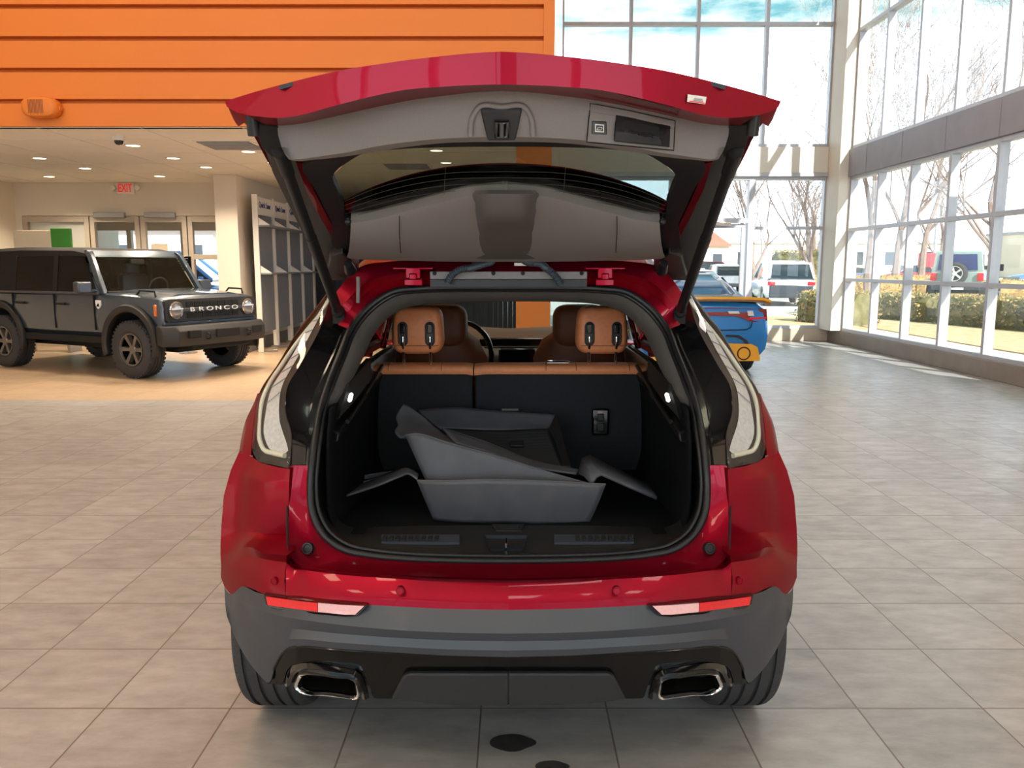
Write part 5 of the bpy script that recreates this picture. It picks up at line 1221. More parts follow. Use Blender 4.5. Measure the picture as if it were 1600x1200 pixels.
def bronco():
    t = thing('offroad_car', 'blue grey boxy off-road car with a black fabric roof parked by the entrance doors', 'car', (-4.93, 12.05, 0), math.radians(-27))
    def sec(x, hw, z0, z1, zt, tw=.92):
        return [Vector((x, s * a, z)) for s, a, z in ((-1, hw * .90, z0), (-1, hw * .985, z0 + .07), (-1, hw, z0 + .30), (-1, hw * .985, z1 - .10), (-1, hw * .965, z1 - .02), (-1, hw * tw, z1), (-1, hw * .5, zt), (1, hw * .5, zt), (1, hw * tw, z1), (1, hw * .965, z1 - .02), (1, hw * .985, z1 - .10), (1, hw, z0 + .30), (1, hw * .985, z0 + .07), (1, hw * .90, z0))]
    m = MB(); m.loft([sec(.60, .84, .66, 1.10, 1.12, .93), sec(.54, .88, .62, 1.13, 1.16), sec(.2, .91, .60, 1.165, 1.20), sec(-.45, .92, .58, 1.19, 1.225), sec(-.62, .92, .56, 1.19, 1.20), sec(-2.0, .925, .56, 1.17, 1.17), sec(-3.6, .92, .58, 1.17, 1.17), sec(-3.8, .90, .62, 1.16, 1.16)])
    cuts = [rcyl(-1.3, 1.3, .50, 0, .45), rcyl(-1.3, 1.3, .50, -2.95, .45)]
    body = m.build('body', M['bluegrey'], t, local=True, smooth=30, cuts=cuts)
    # bonnet seam and power dome
    m = MB(); m.loft([[Vector((x, y, z)) for y, z in ((-.62, zz), (-.5, zz + .028), (.5, zz + .028), (.62, zz))] for x, zz in ((.50, 1.15), (.2, 1.185), (-.40, 1.212))]); m.build('bonnet', M['bluegrey'], t, local=True, smooth=40)
    for s in (-1, 1):
        m = MB(); m.tube([(.42, s * .80, 1.15), (.40, s * .80, 1.225), (.12, s * .81, 1.235), (.05, s * .81, 1.17)], .014, 8); m.build('trail_sight', M['black'], t, local=True)
        # door seams, handles, window sills
        for x in (-.72, -1.62, -2.62):
            MB().bb((x - .005, s * .90, .66), (x + .005, s * .933, 1.16)).build('door_seam', M['black'], body, local=True)
        for x in (-1.45, -2.42): MB().bb((x - .10, s * .925, 1.01), (x + .10, s * .965, 1.045)).build('door_handle', M['black'], t, local=True, bevel=.01)
        MB().bb((-3.5, s * .86, 1.165), (-.62, s * .925, 1.20)).build('window_sill', M['clad'], t, local=True, bevel=.006)
        MB().bb((-2.45, s * .82, .47), (-.55, s * .92, .57)).build('rocker_step', M['black'], t, local=True, bevel=.015)
        g = MB(); g.add([Vector((-.70, s * .875, 1.19)), Vector((-1.60, s * .875, 1.19)), Vector((-1.60, s * .80, 1.72)), Vector((-1.02, s * .80, 1.72))], [(0, 1, 2, 3)]); g.build('side_window', M['darkglass'], t, local=True, solid=.006)
        g = MB(); g.add([Vector((-1.68, s * .875, 1.19)), Vector((-2.62, s * .875, 1.19)), Vector((-2.62, s * .80, 1.72)), Vector((-1.68, s * .80, 1.72))], [(0, 1, 2, 3)]); g.build('side_window', M['darkglass'], t, local=True, solid=.006)
        MB().slab([Vector((-1.60, s * .885, 1.19)), Vector((-1.70, s * .885, 1.19)), Vector((-1.70, s * .81, 1.74)), Vector((-1.60, s * .81, 1.74))], (0, -s * .05, 0)).build('door_pillar', M['softtop'], t, local=True)
        MB().slab([Vector((-2.60, s * .885, 1.19)), Vector((-3.70, s * .885, 1.19)), Vector((-3.62, s * .81, 1.74)), Vector((-2.60, s * .81, 1.74))], (0, -s * .05, 0)).build('rear_quarter', M['softtop'], t, local=True)
        # windscreen pillar
        m = MB(); m.loft([[Vector((x + a, s * y + b, z)) for a, b in ((-.06, -.035), (.04, -.035), (.04, .035), (-.06, .035))] for x, y, z in ((-.56, .86, 1.18), (-.72, .83, 1.45), (-.90, .785, 1.74), (-.96, .76, 1.79))]); m.build('windscreen_pillar', M['bluegrey'], t, local=True, smooth=40, bevel=.01)
        # mirror
        m = MB(); m.box((-.72, s * 1.08, 1.27), (.12, .22, .17)); m.box((-.72, s * .94, 1.22), (.07, .14, .05)); m.build('door_mirror', M['clad'], t, local=True, bevel=.025)
        # arches
        for x in (0, -2.95):
            rows = []
            for k in range(29):
                a = -.32 + (PI + .64) * k / 28; c_, q = math.cos(a), math.sin(a)
                q = max(q, -.3)
                rows.append([Vector((x + rr * c_, s * w, .47 + rr * q)) for rr, w in ((.46, .84), (.475, .955), (.50, .975), (.555, .965), (.575, .915))])
            m = MB(); m.grid(rows); m.build('wheel_arch', M['darkclad'], t, local=True, smooth=40, solid=.008)
    # inner arches
    m = MB(); m.bb((-3.6, -.66, .45), (.55, .66, .75)); m.bb((-3.7, -.55, .36), (.5, .55, .46)); m.build('chassis', M['black'], t, local=True)
    for x in (0, -2.95): MB().tube([(x, -.75, .41), (x, .75, .41)], .05, 10).build('axle', M['black'], t, local=True)
    # roof, header, windscreen
    m = MB(); m.loft([[Vector((x, s * y, z)) for s, y, z in ((-1, .80, z0), (-1, .79, z1 - .05), (-1, .72, z1), (1, .72, z1), (1, .79, z1 - .05), (1, .80, z0))] for x, z0, z1 in ((-1.0, 1.70, 1.80), (-1.3, 1.71, 1.845), (-2.5, 1.72, 1.86), (-3.6, 1.70, 1.83), (-3.74, 1.66, 1.76))]); m.build('roof', M['softtop'], t, local=True, smooth=40)
    m = MB(); m.loft([[Vector((-.90, y, 1.70)), Vector((-.98, y, 1.70)), Vector((-1.04, y, 1.80)), Vector((-.98, y, 1.81))] for y in (-.80, -.4, 0, .4, .80)]); m.build('windscreen_header', M['bluegrey'], t, local=True, smooth=40, bevel=.01)
    m = MB(); m.add([Vector((-.58, -.80, 1.20)), Vector((-.58, .80, 1.20)), Vector((-.90, .76, 1.73)), Vector((-.90, -.76, 1.73))], [(0, 1, 2, 3)]); m.build('windscreen', M['carglass'], t, local=True, solid=.006)
    MB().bb((-.64, -.84, 1.165), (-.50, .84, 1.215)).build('scuttle', M['black'], t, local=True, bevel=.01)
    MB().bb((-3.70, -.80, 1.16), (-3.66, .80, 1.72)).build('rear_window', M['darkglass'], t, local=True)
    MB().bb((-.95, -.80, 1.05), (-.60, .80, 1.20)).build('dashboard', M['black'], t, local=True, bevel=.03)
    MB().tube([Vector((-.98 + .05 * math.sin(a), .40 + .18 * math.cos(a), 1.22 + .17 * math.sin(a))) for a in [2 * PI * k / 28 for k in range(28)]], .015, 8, closed=True).build('steering_wheel', M['black'], t, local=True)
    for x in (-1.55, -2.5):
        for y in (-.40, .40):
            m = MB(); m.box((x, y, 1.15), (.16, .48, .60)); m.box((x - .02, y, 1.53), (.10, .26, .18)); m.build('seat', M['clad'], t, local=True, bevel=.04)
    MB().box((-.93, 0, 1.64), (.05, .24, .08)).build('rear_view_mirror', M['black'], t, local=True, bevel=.015)
    # grille
    m = MB(); pts = [(-.83, .84), (-.80, .80), (.80, .80), (.83, .84), (.83, 1.09), (.80, 1.12), (-.80, 1.12), (-.83, 1.09)]
    m.slab([Vector((.635, a, b)) for a, b in pts], (-.06, 0, 0)); gr = m.build('grille', M['darkclad'], t, local=True, bevel=.006)
    for zz in (.885, 1.035):
        for k in range(7): MB().box((.636, -.42 + k * .14, zz), (.012, .118, .075)).build('grille_slot', M['black'], gr, local=True)
    MB().box((.646, 0, .965), (.02, 1.14, .05)).build('grille_bar', M['clad'], gr, local=True, bevel=.006)
    Mt = Matrix.Translation((.660, 0, .965)) @ Matrix.Rotation(PI / 2, 4, 'Z') @ Matrix.Rotation(PI / 2, 4, 'X')
    for k, ch in enumerate('BRONCO'):
        text(ch, 'grille_letter', M['lwhite'], Mt @ Matrix.Translation((-.395 + k * .158, 0, 0)), .082, gr, local=True, sx=2.0, bold=0, ext=.004)
    for s in (-1, 1):
        Mx = Matrix.Translation((.63, s * .665, .965)) @ Matrix.Rotation(PI / 2, 4, 'Y')
        hl_ = MB().lathe([(.118, -.02), (.122, .03), (.108, .04), (.104, .02), (.0001, .012)], Mx, 36).build('headlight', M['chrome'], t, local=True, smooth=40)
        MB().lathe([(.104, .022), (.09, .036), (.05, .044), (.0001, .046)], Mx, 32).build('headlight_lens', M['lampglass'], hl_, local=True, smooth=60)
        MB().box((.676, s * .665, .985), (.006, .19, .020)).build('light_bar', M['lwhite'], hl_, local=True)
        MB().box((.50, s * .885, .965), (.05, .03, .16)).build('side_marker', M['amber'], t, local=True, bevel=.01)
    # bumper
    m = MB(); m.loft([[Vector((x, y, z)) for x, z in ((.56, .50), (x1, .47), (x1 + .03, .55), (x1 + .03, .68), (x1 - .03, .755), (.56, .755))] for y, x1 in ((-.95, .66), (-.80, .82), (-.45, .88), (.45, .88), (.80, .82), (.95, .66))]); bp = m.build('front_bumper', M['darkclad'], t, local=True, smooth=30, bevel=.012)
    MB().box((.915, 0, .63), (.03, .44, .12)).build('bumper_inset', M['black'], bp, local=True, bevel=.01)
    for s in (-1, 1):
        MB().box((.89, s * .58, .64), (.05, .20, .11)).build('fog_recess', M['black'], bp, local=True, bevel=.01)
        MB().tube([(.90, s * .38, .56), (.97, s * .38, .57), (.97, s * .38, .63), (.90, s * .38, .64)], .014, 8).build('tow_hook', M['black'], bp, local=True)
    MB().bb((.3, -.55, .40), (.78, .55, .50)).build('skid_plate', M['black'], t, local=True, bevel=.02)
    MB().bb((.58, -.86, .755), (.63, .86, .80)).build('grille_sill', M['bluegrey'], t, local=True, bevel=.01)
    # shield badge on the wing
    pts = [(-.05, .06), (.05, .06), (.05, -.01), (.03, -.045), (0, -.065), (-.03, -.045), (-.05, -.01)]
    m = MB(); m.slab([Vector((-.62 + a, -.935, 1.03 + b)) for a, b in pts], (0, .02, 0)); bd = m.build('shield_badge', M['lwhite'], t, local=True)
    m = MB(); m.slab([Vector((-.62 + a, -.938, 1.02 + b)) for a, b in ((-.03, -.02), (.03, -.02), (.022, .01), (.008, .028), (-.006, .016), (-.02, .006))], (0, .004, 0)); m.build('badge_print', M['black'], bd, local=True)
    for x in (0, -2.95):
        for s in (-1, 1): wheel_parts(t, x, s * .80, .41, .14, s, M['wheelgrey'], .232, 6)
    return t
bronco()
# ------------------------------------------------------------------ blue and yellow saloon by the back window
M['blue'] = mat('bright blue car paint', rgb(6, 126, 208), .28, .2, 1.0, .5, var=.03, vs=300)
M['yellow'] = mat('yellow paint', rgb(226, 160, 12), .35, 0, .8, .5, var=.03, vs=100)
M['lampdark'] = mat('dark red lamp glass', rgb(130, 16, 24), .15, .1, 1.0, var=.1, vs=40)
M['lamplit'] = mat('bright red lamp', rgb(230, 36, 52), .2, 0, .8, var=.05, vs=60)
M['backglass'] = mat('back glass with painted blue reflection', rgb(36, 62, 124), .08, .35, 1.0, var=.1, vs=6)  # blue in the base colour stands in for a reflection
def saloon():
    t = thing('sports_saloon', 'bright blue sports saloon with yellow spoiler and trim seen from behind at right', 'car', (2.70, 11.25, 0), PI / 2)
    def sec(x, hw, z0, z1, crown=.03, tw=.80):
        return [Vector((x, s * hw * a, z)) for s, a, z in ((-1, .86, z0), (-1, .97, z0 + .12), (-1, 1, z0 + .30), (-1, .985, z1 - .26), (-1, .945, z1 - .09), (-1, tw, z1), (-1, .3, z1 + crown), (1, .3, z1 + crown), (1, tw, z1), (1, .945, z1 - .09), (1, .985, z1 - .26), (1, 1, z0 + .30), (1, .97, z0 + .12), (1, .86, z0))]
    m = MB(); m.loft([sec(0, .84, .36, 1.00, .02), sec(.05, .905, .30, 1.05), sec(.16, .935, .27, 1.065), sec(.45, .95, .26, 1.075), sec(.95, .955, .24, 1.08), sec(1.8, .945, .22, 1.06), sec(2.8, .94, .22, 1.03), sec(3.9, .945, .22, .98), sec(4.6, .93, .24, .88), sec(4.95, .84, .30, .75)])
    body = m.build('body', M['blue'], t, local=True, smooth=35, cuts=[rcyl(-1.2, 1.2, .40, .98, .36), rcyl(-1.2, 1.2, .40, 4.03, .36)])
    # cabin
    def cs(x, z, hw, base=1.03, bw=.86): return [Vector((x, s * a, zz)) for s, a, zz in ((-1, bw, base), (-1, hw + .03, z - .06), (-1, hw - .06, z), (1, hw - .06, z), (1, hw + .03, z - .06), (1, bw, base))]
    m = MB(); m.loft([cs(.72, 1.09, .74), cs(1.25, 1.31, .67), cs(1.75, 1.455, .62), cs(2.3, 1.49, .60), cs(2.8, 1.45, .62), cs(3.5, 1.06, .78)]); m.build('cabin', M['blue'], t, local=True, smooth=40)
    m = MB(); m.surf([[Vector((x, y, z)) for y in (-w, -w * .5, 0, w * .5, w)] for x, z, w in ((.70, 1.105, .66), (1.23, 1.325, .585), (1.70, 1.462, .53))], 12, 12); bg = m.build('rear_window', M['backglass'], t, local=True, smooth=60, solid=.008)
    m = MB(); m.surf([[Vector((x, y, z)) for y in (-w, 0, w)] for x, z, w in ((.64, 1.112, .68), (.80, 1.160, .655))], 12, 4); m.build('window_band', M['gblack'], bg, local=True, smooth=60, solid=.004)
    for s in (-1, 1):
        g = MB(); g.add([Vector((1.15, s * .83, 1.06)), Vector((3.35, s * .85, 1.05)), Vector((2.78, s * .675, 1.385)), Vector((1.72, s * .665, 1.40))], [(0, 1, 2, 3)]); g.build('side_window', M['gblack'], t, local=True, solid=.01)
        m = MB(); m.ell((3.1, s * 1.02, 1.08), (.09, .12, .07)); m.build('door_mirror', M['blue'], t, local=True)
    m = MB(); m.surf([[Vector((x, y, z)) for y in (-w, -w * .6, 0, w * .6, w)] for x, z, w in ((1.78, 1.475, .56), (2.3, 1.505, .55), (2.8, 1.465, .56))], 12, 8); m.build('roof', M['gblack'], t, local=True, smooth=60, solid=.01)
    # spoiler
    ys = (-.90, -.86, -.78, -.6, 0, .6, .78, .86, .90)
    m = MB(); m.loft([[Vector((x + .05 * (abs(y) / .9) ** 3, y, z + dz)) for x, z in ((-.10, 1.115), (-.095, 1.15), (.14, 1.10), (.12, 1.07), (-.05, 1.085))] for y, dz in zip(ys, (-.05, -.03, -.012, .0, .005, .0, -.012, -.03, -.05))]); m.build('spoiler', M['yellow'], t, local=True, smooth=40)
    # tail lamp band
    def rear(y): return interp(abs(y), [0, .78, .84, .885], [-.016, -.014, -.002, .035])
    def band(yz, th, nm, mt, par, off=0):
        m = MB(); m.slab([Vector((rear(a) - off, a, b)) for a, b in yz], (th, 0, 0)); return m.build(nm, mt, par, local=True, smooth=20)
    up_ = [(y, 1.0 - .02 * (abs(y) / .86) ** 2) for y in (-.86, -.7, -.4, 0, .4, .7, .86)]
    lo_ = [(.885, .815), (.70, .80), (.62, .81), (.5, .86), (.4, .88), (0, .89), (-.4, .88), (-.5, .86), (-.62, .81), (-.70, .80), (-.885, .815)]
    tl = band(up_ + lo_, .05, 'tail_light', M['lampdark'], t)
    for s in (-1, 1):
        band([(s * .62, .86), (s * .85, .87), (s * .86, .845), (s * .60, .83)], .01, 'lamp_strip', M['lamplit'], tl, .006)
        band([(s * .66, .955), (s * .58, .955), (s * .60, .885), (s * .68, .885)], .01, 'reverse_lamp', M['refl'], tl, .006)
        band([(s * .46, .95), (s * .31, .95), (s * .33, .915), (s * .48, .915)], .008, 'lamp_emblem', M['refl'], tl, .006)
    # boot lid panel edge, bumper vents, yellow lower trim, exhausts
    m = MB(); m.tube([Vector((rear(a) - .004, a, b)) for a, b in ((-.66, .80), (-.64, .72), (-.58, .69), (0, .68), (.58, .69), (.64, .72), (.66, .80))], .007, 6); m.build('boot_seam', M['black'], t, local=True)
    for s in (-1, 1):
        band([(s * .30, .62), (s * .48, .615), (s * .60, .54), (s * .64, .46), (s * .60, .46), (s * .54, .54), (s * .44, .585), (s * .30, .59)], .02, 'bumper_scoop', M['gblack'], t, .004)
        m = MB(); m.box((.35, s * .948, .66), (.05, .02, .22)); m.build('side_vent', M['black'], t, local=True, bevel=.006)
        yl = band([(s * .30, .50), (s * .66, .49), (s * .74, .45), (s * .78, .30), (s * .78, .255), (s * .30, .25)], .06, 'lower_trim', M['yellow'], t, .03)
        m = MB(); m.lathe([(.10, .03), (.095, -.03), (.078, -.03), (.075, .16), (.0001, .16)], Matrix.Translation((-.02, s * .55, .36)) @ Matrix.Rotation(PI / 2, 4, 'Y'), 28); m.build('exhaust_tip', M['gblack'], t, local=True)
    m = MB(); m.bb((-.01, -.30, .25), (.10, .30, .46)); m.build('diffuser', M['gblack'], t, local=True, bevel=.01)
    for x in (.98, 4.03):
        for s in (-1, 1): wheel_parts(t, x, s * .80, .36, .135, s, M['gblack'], .26, 5, tread=False)
    m = MB(); m.bb((.3, -.65, .20), (4.6, .65, .5)); m.build('underbody', M['black'], t, local=True)
saloon()
# ------------------------------------------------------------------ outside: ground, planting, parked cars, trees
M['concrete'] = mat('pale concrete paving', rgb(212, 206, 196), .9, var=.06, vs=.8)
M['asphalt'] = mat('pale grey asphalt', rgb(176, 172, 168), .9, var=.08, vs=.6)
M['lawn'] = mat('dry winter lawn', rgb(200, 184, 130), .95, var=.18, vs=1.5)
M['mulch'] = mat('dry leaf mulch', rgb(196, 168, 128), .95, var=.25, vs=4)
M['bark'] = mat('grey brown bark', rgb(150, 130, 118), .9, var=.2, vs=6)
M['hedge'] = mat('evergreen hedge leaves', rgb(112, 106, 66), .8, var=.35, vs=6)
M['hedgey'] = mat('yellowing hedge leaves', rgb(178, 146, 92), .8, var=.3, vs=5)
def ground():
    m = MB(); m.bb((XR + .26, -40, -.12), (90, 180, -.02)); m.bb((-120, YB + .3, -.12), (XR + .26, 180, -.02)); m.bb((-120, -40, -.12), (XL - .25, YB + .3, -.02))
    m.bb((XL - .25, -40, -.12), (XR + .26, -7.25, -.02))
    struct(m.build('ground', M['asphalt']), 'pale asphalt of the car park outside', 'ground')
    m = MB(); m.bb((XR + .3, -5, -.03), (XR + 2.6, 30, -.005)); m.bb((-4, YB + .35, -.03), (XR + .3, YB + 2.6, -.005))
    struct(m.build('ground', M['concrete']), 'pale concrete pavement outside the window walls', 'pavement')
    m = MB(); m.slab([(9.7, 5, 0), (12.9, 5, 0), (13.6, 19, 0), (11.6, 27, 0), (9.2, 27, 0), (9.2, 15, 0)], (0, 0, .02))
    struct(m.build('ground', M['mulch']), 'leaf strewn planting bed along the right pavement', 'ground')
    m = MB(); m.slab([(24, 84, 0), (120, 60, 0), (120, 150, 0), (24, 150, 0)], (0, 0, .05))
    struct(m.build('ground', M['lawn']), 'dry yellow lawn across the road', 'lawn')
    m = MB(); m.slab([(5.2, YB + 2.7, 0), (9.0, YB + 2.7, 0), (9.0, 25, 0), (6.6, 25, 0)], (0, 0, .03))
    struct(m.build('ground', M['mulch']), 'small planting bed beyond the corner column', 'ground')
ground()
def hedge(p0, p1, w, h, lab, mt, seed, z0=0.0, n=2600):
    """clipped hedge: a lumpy core covered in single leaves"""
    rnd = random.Random(seed); p0, p1 = Vector((*p0, z0)), Vector((*p1, z0)); d = (p1 - p0); L = d.length; d.normalize(); s = Vector((-d.y, d.x, 0))
    m = MB(); secs = []
    k = max(6, int(L / .35))
    for i in range(k + 1):
        c = p0 + d * (L * i / k); e = 1 if 0 < i < k else .8
        ring = []
        for a, b in ((-.5, 0), (-.54, .35), (-.5, .8), (-.36, 1), (0, 1.02), (.36, 1), (.5, .8), (.54, .35), (.5, 0)):
            ring.append(c + s * (a * w * .93 * e * rnd.uniform(.93, 1.05)) + Vector((0, 0, b * h * .95 * rnd.uniform(.95, 1.04))))
        secs.append(ring)
    m.loft(secs)
    for _ in range(n):
        t = rnd.random(); u = rnd.random()
        if u < .45: a, b = rnd.uniform(-.5, .5), 1.0
        elif u < .72: a, b = -.52, rnd.random()
        else: a, b = .52, rnd.random()
        c = p0 + d * (L * t) + s * (a * w * rnd.uniform(.95, 1.06)) + Vector((0, 0, h * b * rnd.uniform(.93, 1.05)))
        q = rnd.uniform(.03, .065)
        e1 = Vector((rnd.uniform(-1, 1), rnd.uniform(-1, 1), rnd.uniform(-1, 1))).normalized(); e2 = e1.orthogonal().normalized()
        m.add([c - e1 * q, c + e2 * q * .6, c + e1 * q, c - e2 * q * .6], [(0, 1, 2, 3)], 0 if rnd.random() < .6 else 1)
    tag(m.build('hedge', [mt, M['hedgey']], None, smooth=0, weld=False), lab, 'hedge')
hedge((10.4, 27.5), (11.9, 22.6), 1.0, .75, 'low clipped hedge outside the right windows nearest the corner', M['hedge'], 3)
hedge((12.0, 22.2), (13.3, 17.4), 1.0, .78, 'low clipped hedge outside the right windows below the grey green off-road car', M['hedge'], 4)
hedge((8.5, 23.0), (9.3, 21.2), 1.1, .85, 'round clump of hedge just outside the corner column', M['hedge'], 5, n=1400)
hedge((15.5, 43), (24, 43), 1.4, 1.05, 'yellowing hedge between the white SUV and the road', M['hedgey'], 6)
hedge((20.5, 41), (32, 36), 1.2, .9, 'yellowing hedge across the road behind the right windows', M['hedgey'], 8, n=2000)
hedge((15.2, 47), (19, 47), 1.8, 2.4, 'tall boxy evergreen hedge behind the white SUV', M['hedge'], 7)
def tree(x, y, h, r, lab, seed, lean=0.0, levels=6, first=.27):
    rnd = random.Random(seed); m = MB()
    def grow(p, d, L, r, lv):
        n = 4; pts = [p]; rad = [r]
        for i in range(n):
            d = (d + Vector((rnd.uniform(-.16, .16), rnd.uniform(-.16, .16), rnd.uniform(-.02, .14)))).normalized()
            pts.append(pts[-1] + d * L / n); rad.append(r * (1 - .42 * (i + 1) / n))
        m.tube(pts, rad, 6 if lv < 2 else (4 if lv < 4 else 3), caps=False)
        if lv >= (levels if h < 16 else levels + 1): return
        k = 4 if lv < 2 else rnd.choice((2, 3, 3))
        for j in range(k):
            t = 1 if j == 0 else rnd.uniform(.45, .95)
            q = pts[0].lerp(pts[-1], 0) if False else pts[min(n, max(1, int(round(t * n))))]
            a = rnd.uniform(0, 2 * PI); sp = rnd.uniform(.35, .85) if j else rnd.uniform(.05, .35)
            side = d.orthogonal().normalized(); side = Matrix.Rotation(a, 3, d) @ side
            nd = (d * math.cos(sp) + side * math.sin(sp)).normalized()
            grow(q, nd, L * rnd.uniform(.62, .84), max(.008, r * (.58 if j == 0 else rnd.uniform(.34, .46))), lv + 1)
    grow(Vector((0, 0, -.1)), Vector((lean, 0, 1)).normalized(), h * first, r, 0)
    m.v = [v + Vector((x, y, 0)) for v in m.v]
    tag(m.build('bare_tree', M['bark'], None, smooth=50, weld=False), lab, 'tree', 'bare winter trees outside')
tree(11.3, 38, 10, .20, 'bare winter tree seen left of the white SUV through the back window', 11)
tree(15.2, 41, 11, .22, 'bare winter tree by the corner column behind the boxy hedge', 12)
tree(17.2, 39, 17, .2, 'tall bare tree outside the right window bay nearest the corner', 13)
tree(21, 44, 18, .24, 'bare tree with the thickest trunk outside the second right window bay', 14)
tree(24, 48, 18, .22, 'bare tree rising behind the grey green off-road car', 15)
tree(22, 37, 17, .2, 'bare tree filling the upper fourth window bay', 16)
tree(33, 62, 12, .26, 'distant bare tree on the lawn at the right', 17)
tree(7.0, 62, 11, .22, 'bare tree far behind the blue saloon', 18)
tree(26, 70, 12, .24, 'distant bare tree on the lawn left of the red sign', 19)
# ---- generic parked cars
def paint(n, c): return mat(n + ' car paint', c, .3, .2, 1.0, var=.03, vs=200)
def car(name, lab, cat, loc, rot, pm, kind='suv', sc=1.0, grp=None, z=-.02, bz=.56):
    t = thing(name, lab, cat, (loc[0], loc[1], z), math.radians(rot), grp); t.scale = (sc, sc, sc)
    P_ = {'suv': (4.6, .92, 1.02, 1.70, [(.05, 1.05), (.35, 1.62), (1.2, 1.70), (2.6, 1.66), (3.5, 1.08)]),
          'saloon': (4.7, .90, .95, 1.45, [(.75, .98), (1.35, 1.38), (1.9, 1.45), (2.7, 1.42), (3.55, 1.0)]),
          'pickup': (5.4, .97, 1.12, 1.90, [(1.75, 1.14), (1.85, 1.82), (2.4, 1.90), (3.4, 1.86), (4.1, 1.16)]),
          'van': (5.0, .98, 1.15, 2.05, [(.03, 1.15), (.10, 1.98), (1.2, 2.06), (3.6, 2.0), (4.5, 1.2)])}[kind]
    L, hw, belt, rf_, cab = P_
    hood = belt - .05
    def sec(x, w, z0, z1): return [Vector((x, s * w * a, zz)) for s, a, zz in ((-1, .9, z0), (-1, 1, z0 + .2), (-1, 1, z1 - .2), (-1, .94, z1 - .04), (-1, .82, z1), (1, .82, z1), (1, .94, z1 - .04), (1, 1, z1 - .2), (1, 1, z0 + .2), (1, .9, z0))]
    m = MB(); m.loft([sec(0, hw * .9, .40, belt - .04), sec(.10, hw * .97, .34, belt), sec(.6, hw, .30, belt), sec(L * .55, hw, .28, belt), sec(L - 1.0, hw, .28, hood), sec(L - .3, hw * .97, .32, hood - .12), sec(L, hw * .82, .42, hood - .24)])
    ax = (.95, L - .95)
    m.build('body', pm, t, local=True, smooth=35, cuts=[rcyl(-1.3, 1.3, .40, a, .34, 24) for a in ax])
    m = MB(); m.loft([[Vector((x, s * a, zz)) for s, a, zz in ((-1, hw * .90, belt - .02), (-1, hw * .76, max(z1, belt)), (1, hw * .76, max(z1, belt)), (1, hw * .90, belt - .02))] for x, z1 in cab]); cb = m.build('window_band', M['darkcar'], t, local=True, smooth=30)
    top_ = cab[1:-1]
    m = MB(); m.loft([[Vector((x, s * hw * a, z1 + dz)) for s, a, dz in ((-1, .77, -.05), (-1, .70, .02), (1, .70, .02), (1, .77, -.05))] for x, z1 in [(top_[0][0] - .06, top_[0][1])] + top_[1:]]); m.build('roof', pm, t, local=True, smooth=40)
    for s in (-1, 1):
        for (xa, za), (xb, zb) in ((cab[0], cab[1]), (cab[-1], cab[-2])):
            MB().tube([(xa, s * hw * .89, za), (xb, s * hw * .76, zb)], .05, 6).build('pillar', pm, t, local=True)
        MB().box((.04, s * hw * .78, belt - .16), (.14, hw * .30, .14)).build('tail_light', M['lampred'], t, local=True, bevel=.02)
        MB().box((L - .12, s * hw * .66, hood - .30), (.20, hw * .34, .13)).build('headlight', M['refl'], t, local=True, bevel=.02)
        MB().box((cab[-1][0] - .25, s * (hw + .10), belt + .08), (.12, .20, .13)).build('door_mirror', pm, t, local=True, bevel=.02)
        for a in ax:
            Mx = Matrix.Translation((a, s * (hw - .13), .34)) @ Matrix.Rotation(-s * PI / 2, 4, 'X')
            w = MB().lathe([(.20, -.1), (.30, -.11), (.34, -.08), (.34, .08), (.30, .11), (.20, .1)], Mx, 28).build('wheel', M['tire'], t, local=True)
            MB().lathe([(.22, .09), (.18, .10), (.06, .07), (.0001, .08)], Mx, 20).build('rim', M['steel'], w, local=True)
    m = MB(); m.bb((-.03, -hw * .86, .34), (.12, hw * .86, bz)); m.bb((L - .14, -hw * .8, .34), (L + .03, hw * .8, .54)); m.build('bumper', M['clad'], t, local=True, bevel=.03)
    return t
M['darkcar'] = mat('dark car window', rgb(38, 46, 52), .08, .2, 1.0, var=.08, vs=4)
M['pw'] = paint('white', rgb(238, 238, 236)); M['pd'] = paint('dark grey', rgb(70, 76, 84)); M['ps'] = paint('silver', rgb(176, 180, 184)); M['pb'] = paint('pale blue', rgb(84, 132, 196)); M['pr'] = paint('red', rgb(190, 40, 40)); M['pn'] = paint('navy', rgb(58, 74, 110))
car('white_suv', 'white SUV parked outside the back window, seen from behind beside the blue saloon', 'car', (11.05, 32.0), 82, M['pw'], 'suv', 1.06, bz=.80)
cars = [('silver_car', 'silver car in the far row left of the white SUV', (8.6, 41), 80, 'ps', 'saloon'), ('dark_car', 'dark SUV in the far row right behind the white SUV roof', (16.0, 50), 85, 'pd', 'suv'), ('dark_car', 'second dark SUV of the far row beside the corner column', (18.4, 50.5), 85, 'pn', 'suv'),
        ('silver_car', 'silver SUV in the far row behind the white SUV', (13.4, 50), 85, 'ps', 'suv'), ('pale_blue_car', 'pale blue saloon behind the roof of the blue and yellow saloon', (10.6, 46.5), 84, 'pb', 'saloon'), ('red_car', 'red van far away left of the white SUV', (16.5, 78), 10, 'pr', 'van'),
        ('red_car', 'red SUV across the lawn left of the grey green off-road car', (41, 80), 190, 'pr', 'suv'), ('dark_car', 'dark saloon across the lawn near the red sign', (36.5, 82), 185, 'pn', 'saloon'), ('blue_pickup', 'blue pickup standing outside the last right window bay', (38, 52), 150, 'pb', 'pickup')]
for n, l_, loc, r, p, k in cars: car(n, l_, 'car', loc, r, M[p], k)
